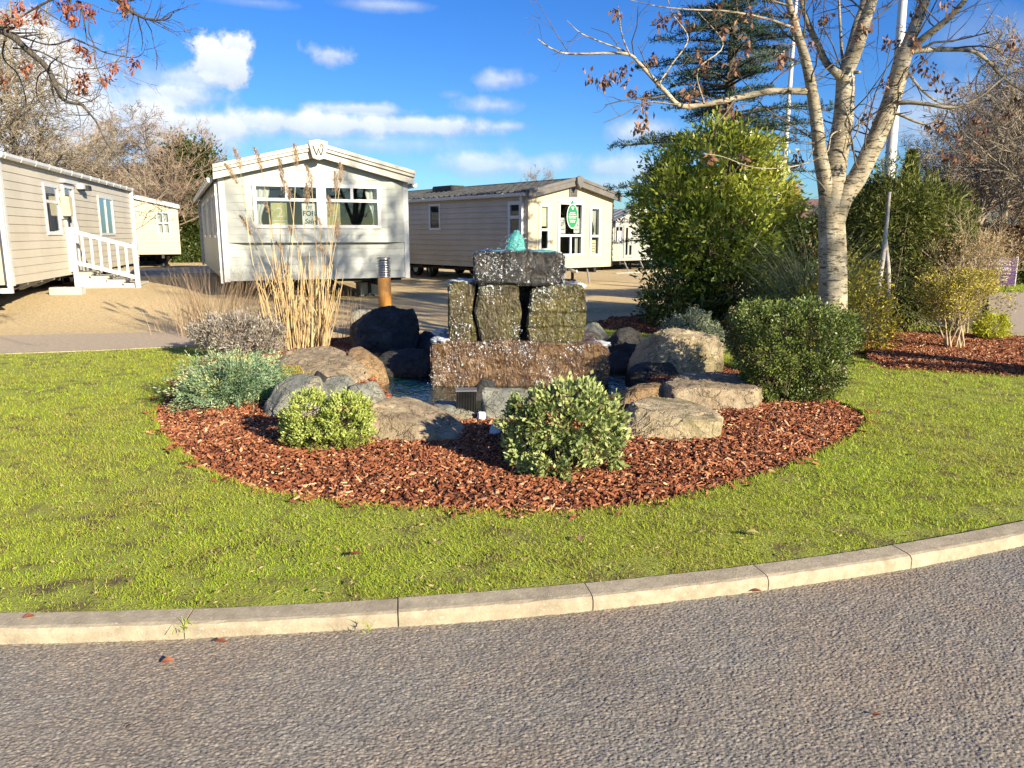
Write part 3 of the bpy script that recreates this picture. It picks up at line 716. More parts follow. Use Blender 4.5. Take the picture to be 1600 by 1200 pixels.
def shell(root,W,L,zb,ze,zr,wall_m,front_op,left_op,right_op,board=.15,lap=.014,front_lap=None,front_m=None,back=True,front_skip=None):
    """four walls as parts, floor and ceiling; returns the wall frames"""
    hw=W/2; lim=lambda z:(0,W) if z<=ze else ((z-ze)/(zr-ze)*hw,W-(z-ze)/(zr-ze)*hw)
    F=Wall((0,0),(1,0),(0,-1)); Lw=Wall((0,L),(0,-1),(-1,0)); Rw=Wall((W,0),(0,1),(1,0)); B=Wall((W,L),(-1,0),(0,1))
    mb=MB(); siding(mb,F,zb,zr-.001,lim,front_op,board,lap if front_lap is None else front_lap,(ze,)); mb.build('front_wall',front_m or wall_m,root)
    mb=MB(); siding(mb,Lw,zb,ze,lambda z:(0,L),left_op,board,lap); siding(mb,Rw,zb,ze,lambda z:(0,L),right_op,board,lap); siding(mb,B,zb,zr-.001,lim,[],board,lap,(ze,))
    mb.build('side_wall',wall_m,root)
    mb=MB(); e=.02
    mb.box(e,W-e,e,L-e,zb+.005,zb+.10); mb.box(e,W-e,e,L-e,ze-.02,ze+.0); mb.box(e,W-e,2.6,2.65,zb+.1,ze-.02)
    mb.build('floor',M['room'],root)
    return F,Lw,Rw,B
def roof(root,W,L,ze,zr,ov,th,m,side_ov=.10,tiles=None,seed=0):
    hw=W/2; sl=(zr-ze)/hw; mb=MB(); y0,y1=-ov,L+ov
    for s in (-1,1):
        e=hw+side_ov
        if tiles is None:
            a=(hw+s*e,ze-sl*side_ov+.02); b=(hw,zr+.02)
            P=[(a[0],y0,a[1]),(a[0],y1,a[1]),(b[0],y1,b[1]),(b[0],y0,b[1])]
            mb.hexa(P+[(x,y,z+th) for x,y,z in P])
            k=int((y1-y0)/.35)                   # standing ribs of the sheet
            for i in range(k+1):
                y=y0+i*(y1-y0)/k; y=min(max(y,y0+.02),y1-.02)
                Q=[(a[0],y-.014,a[1]+th-.004),(a[0],y+.014,a[1]+th-.004),(b[0],y+.014,b[1]+th-.004),(b[0],y-.014,b[1]+th-.004)]
                mb.hexa(Q+[(x,y_,z+.026) for x,y_,z in Q])
        else:
            n=int(e/tiles)+1; py=.30; rows=int((y1-y0)/py)
            for i in range(n):
                t0,t1=i/n,(i+1)/n; x0=hw+s*e*(1-t0); x1=hw+s*e*(1-t1); z0=ze-sl*side_ov+.02+(zr-ze+sl*side_ov)*t0; z1=ze-sl*side_ov+.02+(zr-ze+sl*side_ov)*t1
                for j in range(rows+1):
                    ya=y0+j*py; yb=min(ya+py-.012,y1)
                    if yb<=ya: continue
                    Q=[(x0,ya,z0),(x0,yb,z0),(x1,yb,z1-.012),(x1,ya,z1-.012)]; ym=(ya+yb)/2
                    # roman tile: flat with a rounded roll
                    mb.hexa(Q+[(x,y,z+th) for x,y,z in Q])
                    R_=[(x0,ya+.02,z0+th-.003),(x0,ya+.11,z0+th-.003),(x1,ya+.11,z1-.012+th-.003),(x1,ya+.02,z1-.012+th-.003)]
                    mb.hexa(R_+[(R_[0][0],R_[0][1]+.025,R_[0][2]+.05),(R_[1][0],R_[1][1]-.025,R_[1][2]+.05),(R_[2][0],R_[2][1]-.025,R_[2][2]+.05),(R_[3][0],R_[3][1]+.025,R_[3][2]+.05)])
    if tiles: mb.tube([(hw,y0,zr+.03),(hw,y1,zr+.03)],.07,8)
    return mb.build('roof',m,root)
def gutter(root,W,L,ze,ov,side_ov,sides,m,sl=.3):
    for s in sides:
        x=(W+side_ov+.045) if s>0 else (-side_ov-.045); z=ze-sl*side_ov-.02; mb=MB()
        prof=[(-.055,.045),(-.055,-.01),(-.03,-.05),(.03,-.05),(.055,-.01),(.055,.045)]
        mb.prism(prof,lambda p,t:(x+p[0],t,z+p[1]),-ov,L+ov)
        k=int(L/.85)
        for i in range(k+1):
            y=-ov+.15+i*.85
            mb.prism([(q[0]*1.14,q[1]*1.14) for q in prof],lambda p,t:(x+p[0],t,z+p[1]),y,y+.05)
        mb.build('gutter',m,root)
def downpipe(root,x,y,z0,z1,m,square=.035):
    mb=MB(); mb.box(x-square,x+square,y-square,y+square,z0,z1)
    for z in (z0+.25,(z0+z1)/2,z1-.25): mb.box(x-square*1.3,x+square*1.3,y-square*1.3,y+square*1.3,z-.02,z+.02)
    mb.build('downpipe',m,root)
def chassis(root,W,L,zb,gz,legs=True,wheels=True):
    mb=MB()
    for x in (.55,W-.75): mb.box(x,x+.1,-.02+.1,L-.2,zb-.17,zb-.002)
    for y in np.arange(.5,L,1.3): mb.box(.05,W-.05,y,y+.05,zb-.09,zb-.004)
    mb.build('chassis',M['black'],root)
    if legs:
        for y in (1.1,L*.5,L-1.1):
            for x in (.6,W-.7):
                mb=MB(); mb.box(x-.035,x+.035,y-.035,y+.035,gz+.02,zb-.1); mb.box(x-.11,x+.11,y-.11,y+.11,gz-.02,gz+.03); mb.build('support_leg',M['black'],root)
    if wheels:
        for x in (.75,W-.95):
            for y in (L*.52,L*.6):
                mb=MB(); r=min(.30,(zb-gz)*.5+.04); cz=gz+r
                pr=[(math.cos(a)*r,math.sin(a)*r) for a in np.linspace(0,2*math.pi,25)[:-1]]
                mb.prism(pr,lambda p,t:(t,y+p[0],cz+p[1]),x,x+.19); wo=mb.build('wheel',M['rubber'],root,bevel=.02)
                mb=MB(); pr2=[(p[0]*.55,p[1]*.55) for p in pr]; mb.prism(pr2,lambda p,t:(t,y+p[0],cz+p[1]),x-.008,x+.198); mb.build('rim',M['steel'],wo)
def gable_fascia(root,W,ze,zr,ov,side_ov,th,dep,m,y=None,steps=((0,0),),name='fascia'):
    """stepped barge boards along both slopes of the front gable"""
    hw=W/2; sl=(zr-ze)/hw; mb=MB()
    for s in (-1,1):
        e=hw+side_ov
        for (o,top,bot) in steps:
            a=(hw+s*e,ze-sl*side_ov); b=(hw,zr)
            P=[(a[0],-ov-o,a[1]+bot),(a[0],-ov-o+dep,a[1]+bot),(b[0],-ov-o+dep,b[1]+bot),(b[0],-ov-o,b[1]+bot)]
            Q=[(x,y_,z+(top-bot)) for x,y_,z in P]
            mb.hexa(P+Q)
    return mb.build(name,m,root)
def corner_trim(root,x,y,sx,sy,z0,z1,m,w=.07):
    mb=MB(); mb.box(min(x,x-sx*w),max(x,x-sx*w),y+sy*.0,y+sy*.022,z0,z1) if False else None
    xa,xb=sorted((x+sx*.022,x-sx*w)); ya,yb=sorted((y+sy*.022,y-sy*w)); mb.box(xa,xb,ya,yb,z0,z1); mb.build('corner_trim',m,root)

# ---------- C2: pale grey caravan with the bay window, in the middle
Wc,Lc=4.1,11.5; rz=R(23.5); zb=.62; ze=2.80; zr=3.30
pc=at(353,440,16.8); root=empty('static_caravan',(pc.x,pc.y,0),rz,'pale grey static caravan with a wide bay window, behind the tall dry reeds','static caravan','static caravans on the gravel yard')
zl,zt=1.44,2.80; wz0,wz1=1.76,2.70; ob=.13
wins=[(.66,2.06),(2.14,3.42)]
hw=Wc/2
op=[(u0,u1,wz0,wz1) for u0,u1 in wins]
big=[(.58,3.5,1.6,2.76)]
F,Lw,Rw,B=shell(root,Wc,Lc,zb,ze,zr,M['palegrey'],big,[(3.0-.45,3.0+.45,1.55,2.55),(6,6.9,1.55,2.55),(8.6,9.5,1.55,2.55),(9.9,10.5,1.55,2.55)],[],board=.17)
# the bay: flat middle, ends that taper back to the wall, open for the windows
mb=MB(); siding(mb,F,zl,zt,lambda z:(.5,3.58),op,.17,.014,(),ob)
for ua,ub in ((.08,.5),(4.02,3.58)):
    k=8
    for i in range(k):
        za,zb2=zl+(zt-zl)*i/k,zl+(zt-zl)*(i+1)/k; q=[F.p(ua,.016,za),F.p(ub,ob+.014,za),F.p(ub,ob,zb2),F.p(ua,.016,zb2)]
        mb.quad(*(q if ua<ub else q[::-1]))
mb.ngon([F.p(.08,.0,zl),F.p(.5,ob+.014,zl),F.p(3.58,ob+.014,zl),F.p(4.02,.0,zl)]); mb.ngon([F.p(.08,.0,zt),F.p(4.02,.0,zt),F.p(3.58,ob,zt),F.p(.5,ob,zt)])
mb.build('bay_panel',M['palegrey'],root)
for i,(u0,u1) in enumerate(wins):
    um=(u0+u1)/2
    window(root,F,u0,u1,wz0,wz1,bars=[(um,wz0+.62,wz1)],rails=[(wz0+.60,u0,u1)],ob=ob,fw=.065)
mb=MB(); F.box(mb,2.07,2.13,ob-.02,ob+.03,wz0,wz1); mb.build('window_post',M['frame'],root)
for u0,u1 in ((2.55,3.45),(6,6.9),(8.6,9.5),(9.9,10.5)):
    window(root,Lw,u0,u1,1.55,2.55,bars=[((u0+u1)/2,1.55,2.55)],fw=.05)
roof(root,Wc,Lc,ze,zr,.20,.03,M['roof'])
gable_fascia(root,Wc,ze,zr,.24,.12,.1,.10,M['fascia'],steps=((0,.27,-.02),(.055,.25,.13),(.09,.275,.20)))
mb=MB(); apx=[(-.21,.29),(.0,.33),(.21,.29),(.13,-.06),(0,-.10),(-.13,-.06)]
mb.prism(apx,lambda p,t:(hw+p[0],-t,zr+p[1]+.0),.30,.385); em=mb.build('emblem_plate',M['fascia'],root,bevel=.01)
mb=MB()
def stroke(pts,w0,w1,o=.388):
    for i in range(len(pts)-1):
        a,b=Vector(pts[i]),Vector(pts[i+1]); d=(b-a).normalized(); nn=Vector((-d.y,d.x)); wa=w0+(w1-w0)*i/(len(pts)-1); wb=w0+(w1-w0)*(i+1)/(len(pts)-1)
        q=[a-nn*wa,b-nn*wb,b+nn*wb,a+nn*wa]; mb.hexa([(hw+p.x,-o+.006,zr+p.y) for p in q]+[(hw+p.x,-o-.003,zr+p.y) for p in q])
stroke([(-.12,.20),(-.08,.08),(-.045,.0)],.014,.012); stroke([(-.045,.0),(-.02,.09),(.0,.14)],.010,.008); stroke([(.0,.14),(.02,.06),(.045,.0)],.008,.011); stroke([(.045,.0),(.075,.08),(.10,.17),(.09,.22),(.055,.23),(.04,.20),(.06,.17)],.012,.006)
mb.build('emblem_mark',M['ink'],em)
gutter(root,Wc,Lc,ze,.05,.14,(-1,1),M['white'],.27)
downpipe(root,-.06,.10,zb-.05,ze-.1,M['white']); downpipe(root,-.06,Lc-.1,zb-.05,ze-.1,M['white'])
corner_trim(root,0,0,-1,-1,zb-.02,ze,M['white'],.10); corner_trim(root,Wc,0,1,-1,zb-.02,ze,M['white'],.09)
gz=float(zg(-4.5,18)); chassis(root,Wc,Lc,zb,gz)
Rm=Matrix.Rotation(rz,4,'Z'); C2=Matrix.Translation(root.location)@Rm
def hung(name,label,cat,mat4,group=None):
    o=bpy.data.objects.new(name,None); C.objects.link(o); o.matrix_world=mat4; return tag(o,label,cat,group)
def card(w,M4,u0,u1,z0,z1,o,m,label,cat='card',name='window_card',group='cards standing in the caravan windows'):
    c=hung(name,label,cat,M4,group); mb=MB(); w.box(mb,u0,u1,o,o+.004,z0,z1); mb.build('sheet',m,c); return c
o_=ob-.06
c=card(F,C2,1.02,1.36,1.80,2.30,o_,M['olive'],'olive card with a white number 2 in the bay window of the pale grey caravan')
text(c,F,'2',1.2,2.08,.30,o_+.006,M['paper'],'numeral'); mb=MB(); F.box(mb,1.04,1.34,o_+.0045,o_+.0062,1.90,1.92); F.box(mb,1.08,1.30,o_+.0045,o_+.0062,1.83,1.86); mb.build('printed_line',M['paper'],c)
c=card(F,C2,1.68,1.98,1.79,2.29,o_,M['paper'],'white card handwritten FOR Sale in the bay window of the pale grey caravan')
text(c,F,"I'M",1.82,2.20,.11,o_+.006,M['ink'],font_shear=.2); text(c,F,'FOR',1.83,2.07,.15,o_+.006,M['ink'],bold=.004); text(c,F,'Sale',1.84,1.90,.15,o_+.006,M['ink'],font_shear=.25,bold=.003)
c=card(F,C2,2.22,2.52,1.80,2.30,o_,M['olive'],'olive card with a white numeral beside the window post of the pale grey caravan')
text(c,F,'4',2.40,2.05,.24,o_+.006,M['paper'],'numeral')
cu=hung('curtain','white tied back curtain at the left end of the pale grey caravan bay','curtain',C2,'curtains behind the caravan windows'); curtain(cu,F,.68,1.02,1.74,2.72,ob-.13,.70,name='curtain_cloth')
cu=hung('curtain','pale curtain hanging at the right end of the pale grey caravan bay','curtain',C2,'curtains behind the caravan windows'); curtain(cu,F,3.12,3.40,1.74,2.72,ob-.13,3.38,name='curtain_cloth')
# timber step box and grey post beside it, by the right corner
q=C2@Vector((3.55,1.4,0)); st_=empty('wooden_step',(q.x,q.y,float(zg(q.x,q.y))),rz,'low pale step box beside the right wheel of the pale grey caravan','step')
mb=MB(); mb.box(-.35,.15,-.2,.35,0,.28); mb.build('riser_box',M['timber'],st_,bevel=.01); mb=MB(); mb.box(-.38,.18,-.23,.38,.283,.32); mb.build('tread',M['timber'],st_)

# ---------- C1: beige caravan on the left, long side towards us
W1,L1=3.7,11.3; rz1=R(15.4); zb1=.72; ze1=3.0; zr1=3.5
pr=at(20,447,14.0); Rm1=Matrix.Rotation(rz1,4,'Z'); loc=Vector((pr.x,pr.y,0))-(Rm1@Vector((W1,0,0)))
root=empty('static_caravan',loc,rz1,'beige static caravan at the left edge with white steps up to its side door','static caravan','static caravans on the gravel yard'); C1=Matrix.Translation(loc)@Rm1
def y1(px):                                  # photo column -> distance along the long side
    d=ray(px,366); d=Vector((d[0],d[1])); a=C1@Vector((W1,0,0)); dirv=Vector((-math.sin(rz1),math.cos(rz1)))
    # a + s*dirv = t*d
    den=dirv.x*d.y-dirv.y*d.x; return (-(a.x*d.y-a.y*d.x))/den
ops=[(y1(74),y1(96),1.62,2.66),(y1(103),y1(119),.80,2.72),(y1(157),y1(179),1.60,2.62)]
F1,L1w,R1w,B1=shell(root,W1,L1,zb1,ze1,zr1,M['beige'],[],[],ops,board=.155,front_m=M['cream'],front_lap=0)
u0,u1,z0,z1=ops[0]; window(root,R1w,u0,u1,z0,z1,rails=[(z1-.36,u0,u1)],fw=.06)
u0,u1,z0,z1=ops[2]; window(root,R1w,u0,u1,z0,z1,bars=[((u0+u1)/2,z0,z1)],fw=.055)
u0,u1,z0,z1=ops[1]; dr=window(root,R1w,u0,u1,z0,z1,rails=[(z0+.55,u0,u1)],fw=.08,name='door',proud=.05)
mb=MB(); R1w.box(mb,u0+.08,u1-.08,.0,.03,z0+.08,z0+.50); mb.build('door_panel',M['white'],dr); mb=MB(); R1w.box(mb,u1-.07,u1-.04,.05,.09,z0+.9,z0+1.08); mb.build('handle',M['steel'],dr)
mb=MB(); R1w.box(mb,u0-.10,u1+.1,.02,.11,z1+.03,z1+.10); mb.build('door_canopy',M['white'],root)
# lantern left of the door, floodlight above it
uu=y1(100.5); mb=MB(); mb.prism([(-.11,0),(.11,0),(.17,.42),(-.17,.42)],lambda p,t:R1w.p(uu+p[0],t,2.02+p[1]),.03,.20); la=mb.build('wall_lantern',M['cream'],root,bevel=.01); mb=MB(); R1w.box(mb,uu-.12,uu+.12,.015,.03,1.95,2.5); mb.build('backplate',M['white'],la)
uu=y1(128); mb=MB(); R1w.box(mb,uu-.12,uu+.10,.015,.16,2.68,2.80); fl=mb.build('floodlight',M['white'],root,bevel=.01); mb=MB(); R1w.box(mb,uu+.13,uu+.42,.05,.22,2.66,2.78); mb.build('lamp_head',M['black'],fl)
roof(root,W1,L1,ze1,zr1,.12,.03,M['roof'],side_ov=.05); gutter(root,W1,L1,ze1+.02,.12,.03,(-1,1),M['white'],.27)
gable_fascia(root,W1,ze1,zr1,.12,.05,.1,.06,M['white'],steps=((0,.10,-.12),))
downpipe(root,W1+.06,L1-.08,zb1-.04,ze1,M['white'],.05); corner_trim(root,W1,0,1,-1,zb1-.02,ze1,M['white'],.10)
mb=MB(); 
mb.box(W1-.02,W1+.05,-.20,-.13,zb1-.06,ze1-.05); mb.box(-.05,W1+.05,-.19,-.12,zb1-.14,zb1-.05); mb.build('front_frame',M['white'],root)
g1=.24; chassis(root,W1,L1,zb1,g1)
for u in (.9,1.75,2.6):
    mb=MB(); mb.hexa([R1w.p(u,-.55,zb1-.02),R1w.p(u,-.5,zb1-.02),R1w.p(u+.03,-.5,zb1-.02),R1w.p(u+.03,-.55,zb1-.02),R1w.p(u,-.55,zb1-.0),R1w.p(u,-.0,zb1-.0),R1w.p(u+.03,-.0,zb1-.0),R1w.p(u+.03,-.55,zb1-.0)]) if False else mb.prism([(-.45,-.01),(-.02,-.01),(-.02,-.04),(-.40,-.20),(-.45,-.20)],lambda p,t:R1w.p(t,p[0],zb1+p[1]),u,u+.05)
    mb.build('outrigger',M['steel'],root)
cu=hung('curtain','white curtain behind the twin window at the far end of the beige caravan','curtain',C1,'curtains behind the caravan windows'); curtain(cu,R1w,ops[2][0]+.05,ops[2][0]+.3,1.6,2.6,-.10,name='curtain_cloth'); 
cu=hung('curtain','pale curtain behind the window left of the beige caravan door','curtain',C1,'curtains behind the caravan windows'); curtain(cu,R1w,ops[0][1]-.4,ops[0][1]-.04,1.6,2.64,-.10,name='curtain_cloth')
# steps: three treads going away from the door along +x, then a turn towards us
ys0,ys1=y1(107),y1(122)
sp=C1@Vector((W1+.03,ys0,0)); gzs=float(zg(sp.x+.6,sp.y)); S=empty('caravan_steps',(sp.x,sp.y,gzs),rz1,'white timber steps with a baluster handrail at the beige caravan door','steps')
wS=max(1.0,ys1-ys0); top=zb1-gzs+.06
n=4; run=.34
for i in range(n):
    zt_=top*(n-i)/(n+0.3); xa=.0+i*run; mb=MB(); mb.box(xa-.0,xa+run+.03,-.02,wS+.02,zt_-.045,zt_); mb.build('tread',M['timber'],S)
    mb=MB(); mb.box(xa+run-.03,xa+run-.003,.0,wS,-.05 if i==n-1 else top*(n-i-1)/(n+.3),zt_-.047); mb.build('riser',M['timber'],S)
mb=MB()
for yy in (.0,): 
    P=[(0,-.05),(n*run-.04,-.05)]
    for i in range(n-1,-1,-1): P+= [((i+1)*run-.035,top*(n-i)/(n+.3)-.05),(i*run-.035 if i else 0,top*(n-i)/(n+.3)-.05)]
    mb.prism(P,lambda p,t:(p[0],t,p[1]),-.03,-.003)
mb.build('stringer',M['white'],S)
pA=(.06,-.06); pB=(n*run-.02,-.06); hA=top+1.0; hB=top/(n+.3)+.95
for (x,y),hh in ((pA,hA),(pB,hB)): mb=MB(); mb.box(x-.05,x+.05,y-.05,y+.05,-.05,hh); mb.build('post',M['white'],S,bevel=.008)
for dz,hgt in ((-.10,.09),(-.80,.09)):
    mb=MB(); a=(pA[0]+.05,hA+dz); b=(pB[0]-.05,hB+dz); mb.hexa([(a[0],-.09,a[1]-hgt/2),(b[0],-.09,b[1]-hgt/2),(b[0],-.03,b[1]-hgt/2),(a[0],-.03,a[1]-hgt/2),(a[0],-.09,a[1]+hgt/2),(b[0],-.09,b[1]+hgt/2),(b[0],-.03,b[1]+hgt/2),(a[0],-.03,a[1]+hgt/2)]); mb.build('handrail',M['white'],S)
for i in range(6):
    t=(i+.8)/6.6; x=pA[0]+.05+(pB[0]-pA[0]-.1)*t; zh=hA+(hB-hA)*t; mb=MB(); mb.box(x-.025,x+.025,-.078,-.042,zh-.80+.03,zh-.10-.03); mb.build('spindle',M['white'],S)
pb=at(78,447,15.5); mb=MB(); mb.box(-.32,.32,-.12,.12,-.06,.14); o=mb.build('concrete_block',M['block'],None,bevel=.012); o.location=(pb.x,16.1,float(zg(pb.x,16.1))); o.rotation_euler=(0,0,.1); tag(o,'pale concrete block lying on the gravel under the beige caravan','concrete block')

# ---------- C3: taupe caravan with a cream front, behind the fountain
W3,L3=3.62,12; rz3=R(40); zb3=.60; ze3=2.80; zr3=3.20; loc=Vector((.47,22.9,0)); Rm3=Matrix.Rotation(rz3,4,'Z'); C3=Matrix.Translation(loc)@Rm3
root=empty('static_caravan',loc,rz3,'taupe static caravan with a cream gable front and a green oval sign, behind the fountain','static caravan','static caravans on the gravel yard')
def uf(px,w,Mx):                             # photo column -> u along a wall
    d=ray(px,366); a=Mx@Vector(w.p(0,0,0)); b=Mx@Vector(w.p(1,0,0)); e=b-a
    return (-(a.x*d[1]-a.y*d[0]))/(e.x*d[1]-e.y*d[0])
def zf(py,px,w,Mx,u):                        # photo row -> height at u on a wall
    q=Mx@Vector(w.p(u,0,0)); return at(px,py,q.y).z
F3=Wall((0,0),(1,0),(0,-1)); L3w=Wall((0,L3),(0,-1),(-1,0))
def rect(w,Mx,xa,xb,ya,yb):
    ua,ub=uf(xa,w,Mx),uf(xb,w,Mx); um=(ua+ub)/2; xm=(xa+xb)/2; return (ua,ub,zf(yb,xm,w,Mx,um),zf(ya,xm,w,Mx,um))
fo=[]
A1=rect(F3,C3,842,857.5,319,392); A2=rect(F3,C3,871.5,910,316,400); A3=rect(F3,C3,921,937,323,400)
s1=rect(L3w,C3,672,689,319,359); s2=rect(L3w,C3,795,815,315,386)
F3,L3w,R3w,B3=shell(root,W3,L3,zb3,ze3,zr3,M['brown'],[A1,A2,A3],[s1,s2],[],board=.17,lap=.034,front_lap=0,front_m=M['cream'])
for Q,nb in ((A1,0),(A2,1),(A3,0)):
    rl=Q[2]+.62; window(root,F3,*Q,bars=[((Q[0]+Q[1])/2,Q[2],rl)] if nb else [],rails=[(rl,Q[0],Q[1])],fw=.07)
mb=MB(); q=A2
mb.prism([(q[0]-.03,0),(q[1]+.03,0),((q[0]+q[1])/2,.13)],lambda p,t:F3.p(p[0],t,q[3]+.012+p[1]),.001,.05); mb.build('window_head',M['frame'],root)
window(root,L3w,*s1,fw=.06); window(root,L3w,*s2,rails=[(s2[3]-.45,s2[0],s2[1])],fw=.09)
roof(root,W3,L3,ze3,zr3,.18,.03,M['tile'],side_ov=.10,tiles=.36)
gable_fascia(root,W3,ze3,zr3,.22,.16,.1,.08,M['greyfascia'],steps=((0,.11,-.13),(.03,.12,.03)))
mb=MB(); mb.prism([(-.14,.12),(0,.18),(.14,.12),(.12,-.04),(0,-.22),(-.12,-.04)],lambda p,t:(W3/2+p[0],-t,zr3+p[1]-.03),.24,.33); mb.build('emblem_plate',M['greyfascia'],root,bevel=.01)
mb=MB(); F3.box(mb,W3/2-.17,W3/2+.17,.004,.03,zr3-.46,zr3-.20); vt=mb.build('gable_vent',M['greyfascia'],root)
mb=MB(); [F3.box(mb,W3/2-.13,W3/2+.13,.031,.036,zr3-.43+i*.045,zr3-.415+i*.045) for i in range(5)]; mb.build('vent_slat',M['ink'],vt)
gutter(root,W3,L3,ze3,.05,.10,(-1,1),M['white'],.2); downpipe(root,-.06,.22,zb3,ze3-.1,M['white'],.045)
mb=MB(); mb.box(-.02,.03,-.02,.10,zb3-.01,ze3); mb.build('corner_trim',M['brown'],root)
mb=MB(); mb.box(.5,1.6,5.0,6.2,ze3+.33,ze3+.43); mb.build('roof_light',M['black'],root,bevel=.03) if False else None
mb=MB(); mb.box(1.0,1.6,5.2,6.4,zr3-.1,zr3+.10); mb.build('roof_light',M['black'],root,bevel=.03)
chassis(root,W3,L3,zb3,float(zg(.5,24)))
for x,lean in ((.8,.55),(W3-.9,.45)):        # raking front props
    mb=MB(); mb.tube([(x,.25,zb3-.02),(x-.35,-.25,.03)],.028,8); mb.build('prop',M['steel'],root)
mb=MB(); mb.tube([(W3*.5,.1,zb3-.05),(W3*.5,-.15,zb3-.12),(W3*.5,-.22,zb3-.1)],.05,8); mb.build('hitch',M['steel'],root)
os_=-.05
c=card(F3,C3,A1[0]+.08,A1[0]+.42,A1[2]+.72,A1[2]+1.28,os_,M['buff'],'buff card in the left window of the cream caravan front')
mb=MB(); F3.box(mb,A1[0]+.2,A1[0]+.3,os_+.0045,os_+.006,A1[2]+.98,A1[2]+1.2); F3.box(mb,A1[0]+.12,A1[0]+.38,os_+.0045,os_+.006,A1[2]+.86,A1[2]+.9); mb.build('printed_line',M['paper'],c)
c=card(F3,C3,A2[0]+.06,A2[0]+.36,A2[2]+.68,A2[2]+1.15,os_,M['paper'],'white notice with a black printed block, left in the middle window of the cream front')
mb=MB()
for i in range(4):
    for j in range(4):
        if (i*3+j*5)%4!=1: F3.box(mb,A2[0]+.085+i*.055,A2[0]+.125+i*.055,os_+.0045,os_+.006,A2[2]+.90+j*.05,A2[2]+.93+j*.05)
F3.box(mb,A2[0]+.09,A2[0]+.33,os_+.0045,os_+.006,A2[2]+.80,A2[2]+.82); mb.build('printed_line',M['ink'],c)
c=card(F3,C3,A2[1]-.34,A2[1]-.09,A2[2]+.70,A2[2]+1.14,os_,M['paper'],'white narrow for sale card, right in the middle window of the cream front')
text(c,F3,"I'M",A2[1]-.215,A2[2]+1.06,.09,os_+.006,M['ink']); text(c,F3,'FOR',A2[1]-.215,A2[2]+.93,.09,os_+.006,M['ink']); text(c,F3,'SALE',A2[1]-.215,A2[2]+.80,.085,os_+.006,M['ink'])
c=card(F3,C3,A3[0]+.06,A3[0]+.34,A3[2]+.06,A3[2]+.50,os_,M['buff'],'buff leaflet low in the right window of the cream caravan front')
mb=MB(); [F3.box(mb,A3[0]+.09,A3[0]+.31,os_+.0045,os_+.006,A3[2]+.14+i*.08,A3[2]+.155+i*.08) for i in range(4)]; mb.build('printed_line',M['ink'],c)
cu=hung('curtain','cream curtain drawn aside in the right window of the cream front','curtain',C3,'curtains behind the caravan windows'); curtain(cu,F3,A3[1]-.32,A3[1]-.05,A3[2]+.62,A3[3]-.03,-.12,A3[1]-.05,name='curtain_cloth')
cu=hung('curtain','cream curtain at the right of the middle window, cream caravan front','curtain',C3,'curtains behind the caravan windows'); curtain(cu,F3,A2[1]-.22,A2[1]-.05,A2[2]+.06,A2[3]-.03,-.12,name='curtain_cloth')
# oval sign hanging on the middle window
uo=uf(892,F3,C3); zo=zf(338,892,F3,C3,uo); c=hung('oval_sign','green oval sign with white rim and white lines hung on the middle window','sign',C3)
el=[(math.cos(a),math.sin(a)) for a in np.linspace(0,2*math.pi,41)[:-1]]
mb=MB(); mb.prism(el,lambda p,t:F3.p(uo+p[0]*.24,t,zo+p[1]*.37),.045,.062); mb.build('rim',M['paper'],c)
mb=MB(); mb.prism(el,lambda p,t:F3.p(uo+p[0]*.215,t,zo+p[1]*.345),.0625,.067); mb.build('board',M['green'],c)
mb=MB()
for dz,hwid in ((.11,.11),(.06,.15),(.0,.17),(-.05,.16),(-.12,.13),(-.17,.10)):
    x=-hwid; rr=random.Random(int(dz*100)+50)
    while x<hwid: l=rr.uniform(.03,.07); F3.box(mb,uo+x,uo+min(x+l,hwid),.0675,.069,zo+dz-.011,zo+dz+.011); x+=l+.015
mb.build('printed_line',M['paper'],c)
mb=MB(); mb.prism([(0,-.05),(.06,.02),(.035,.05),(0,.03),(-.035,.05),(-.06,.02)],lambda p,t:F3.p(uo+p[0],t,zo+.24+p[1]),.0675,.069); mb.build('motif',M['paper'],c)
mb=MB(); mb.prism([(-.05,0),(.05,0),(.03,.11),(-.03,.11)],lambda p,t:F3.p(uo+p[0],t,zo+.36+p[1]),.05,.06); mb.build('hanger',M['green'],c)

# ---------- far caravans
W4,L4=3.1,9; rz4=R(40); p4=at(956,408,32.0); C4=Matrix.Translation((p4.x,p4.y,0))@Matrix.Rotation(rz4,4,'Z')
root=empty('lodge_caravan',(p4.x,p4.y,0),rz4,'grey green lodge with a steep little porch gable, half hidden by the evergreen','static caravan','static caravans on the gravel yard')
F4=Wall((0,0),(1,0),(0,-1)); w1=rect(F4,C4,960,973,352,380); w2=rect(F4,C4,974.5,989,352,402)
zb4=at(956,408,32).z; ze4=at(966,347,32).z; zr4=at(985,328,33).z
shell(root,W4,L4,zb4,ze4,zr4,M['lodge'],[w1,w2],[],[],board=.2,front_lap=0)
mb=MB(); 
for u in np.arange(.1,W4,.16): F4.box(mb,u,u+.02,.001,.012,zb4,min(w1[2],ze4)-.03) if u<w1[1] else None
mb.build('batten',M['lodge'],root)
window(root,F4,*w1,bars=[((w1[0]+w1[1])/2,w1[2],w1[3])],fw=.07,fm='steel'); window(root,F4,*w2,bars=[((w2[0]+w2[1])/2,w2[2],w2[3])],fw=.10,name='glazed_door',fm='lodge')
roof(root,W4,L4,ze4,zr4,.35,.04,M['roof'],side_ov=.25); gable_fascia(root,W4,ze4,zr4,.40,.25,.1,.06,M['white'],steps=((0,.14,-.10),))
chassis(root,W4,L4,zb4,.0,True,False)
for u in (.2,1.2,2.2,2.9): mb=MB(); mb.tube([F4.p(u+.55,.02,zb4-.05),F4.p(u,.75,.12)],.03,6); mb.build('prop',M['steel'],root)
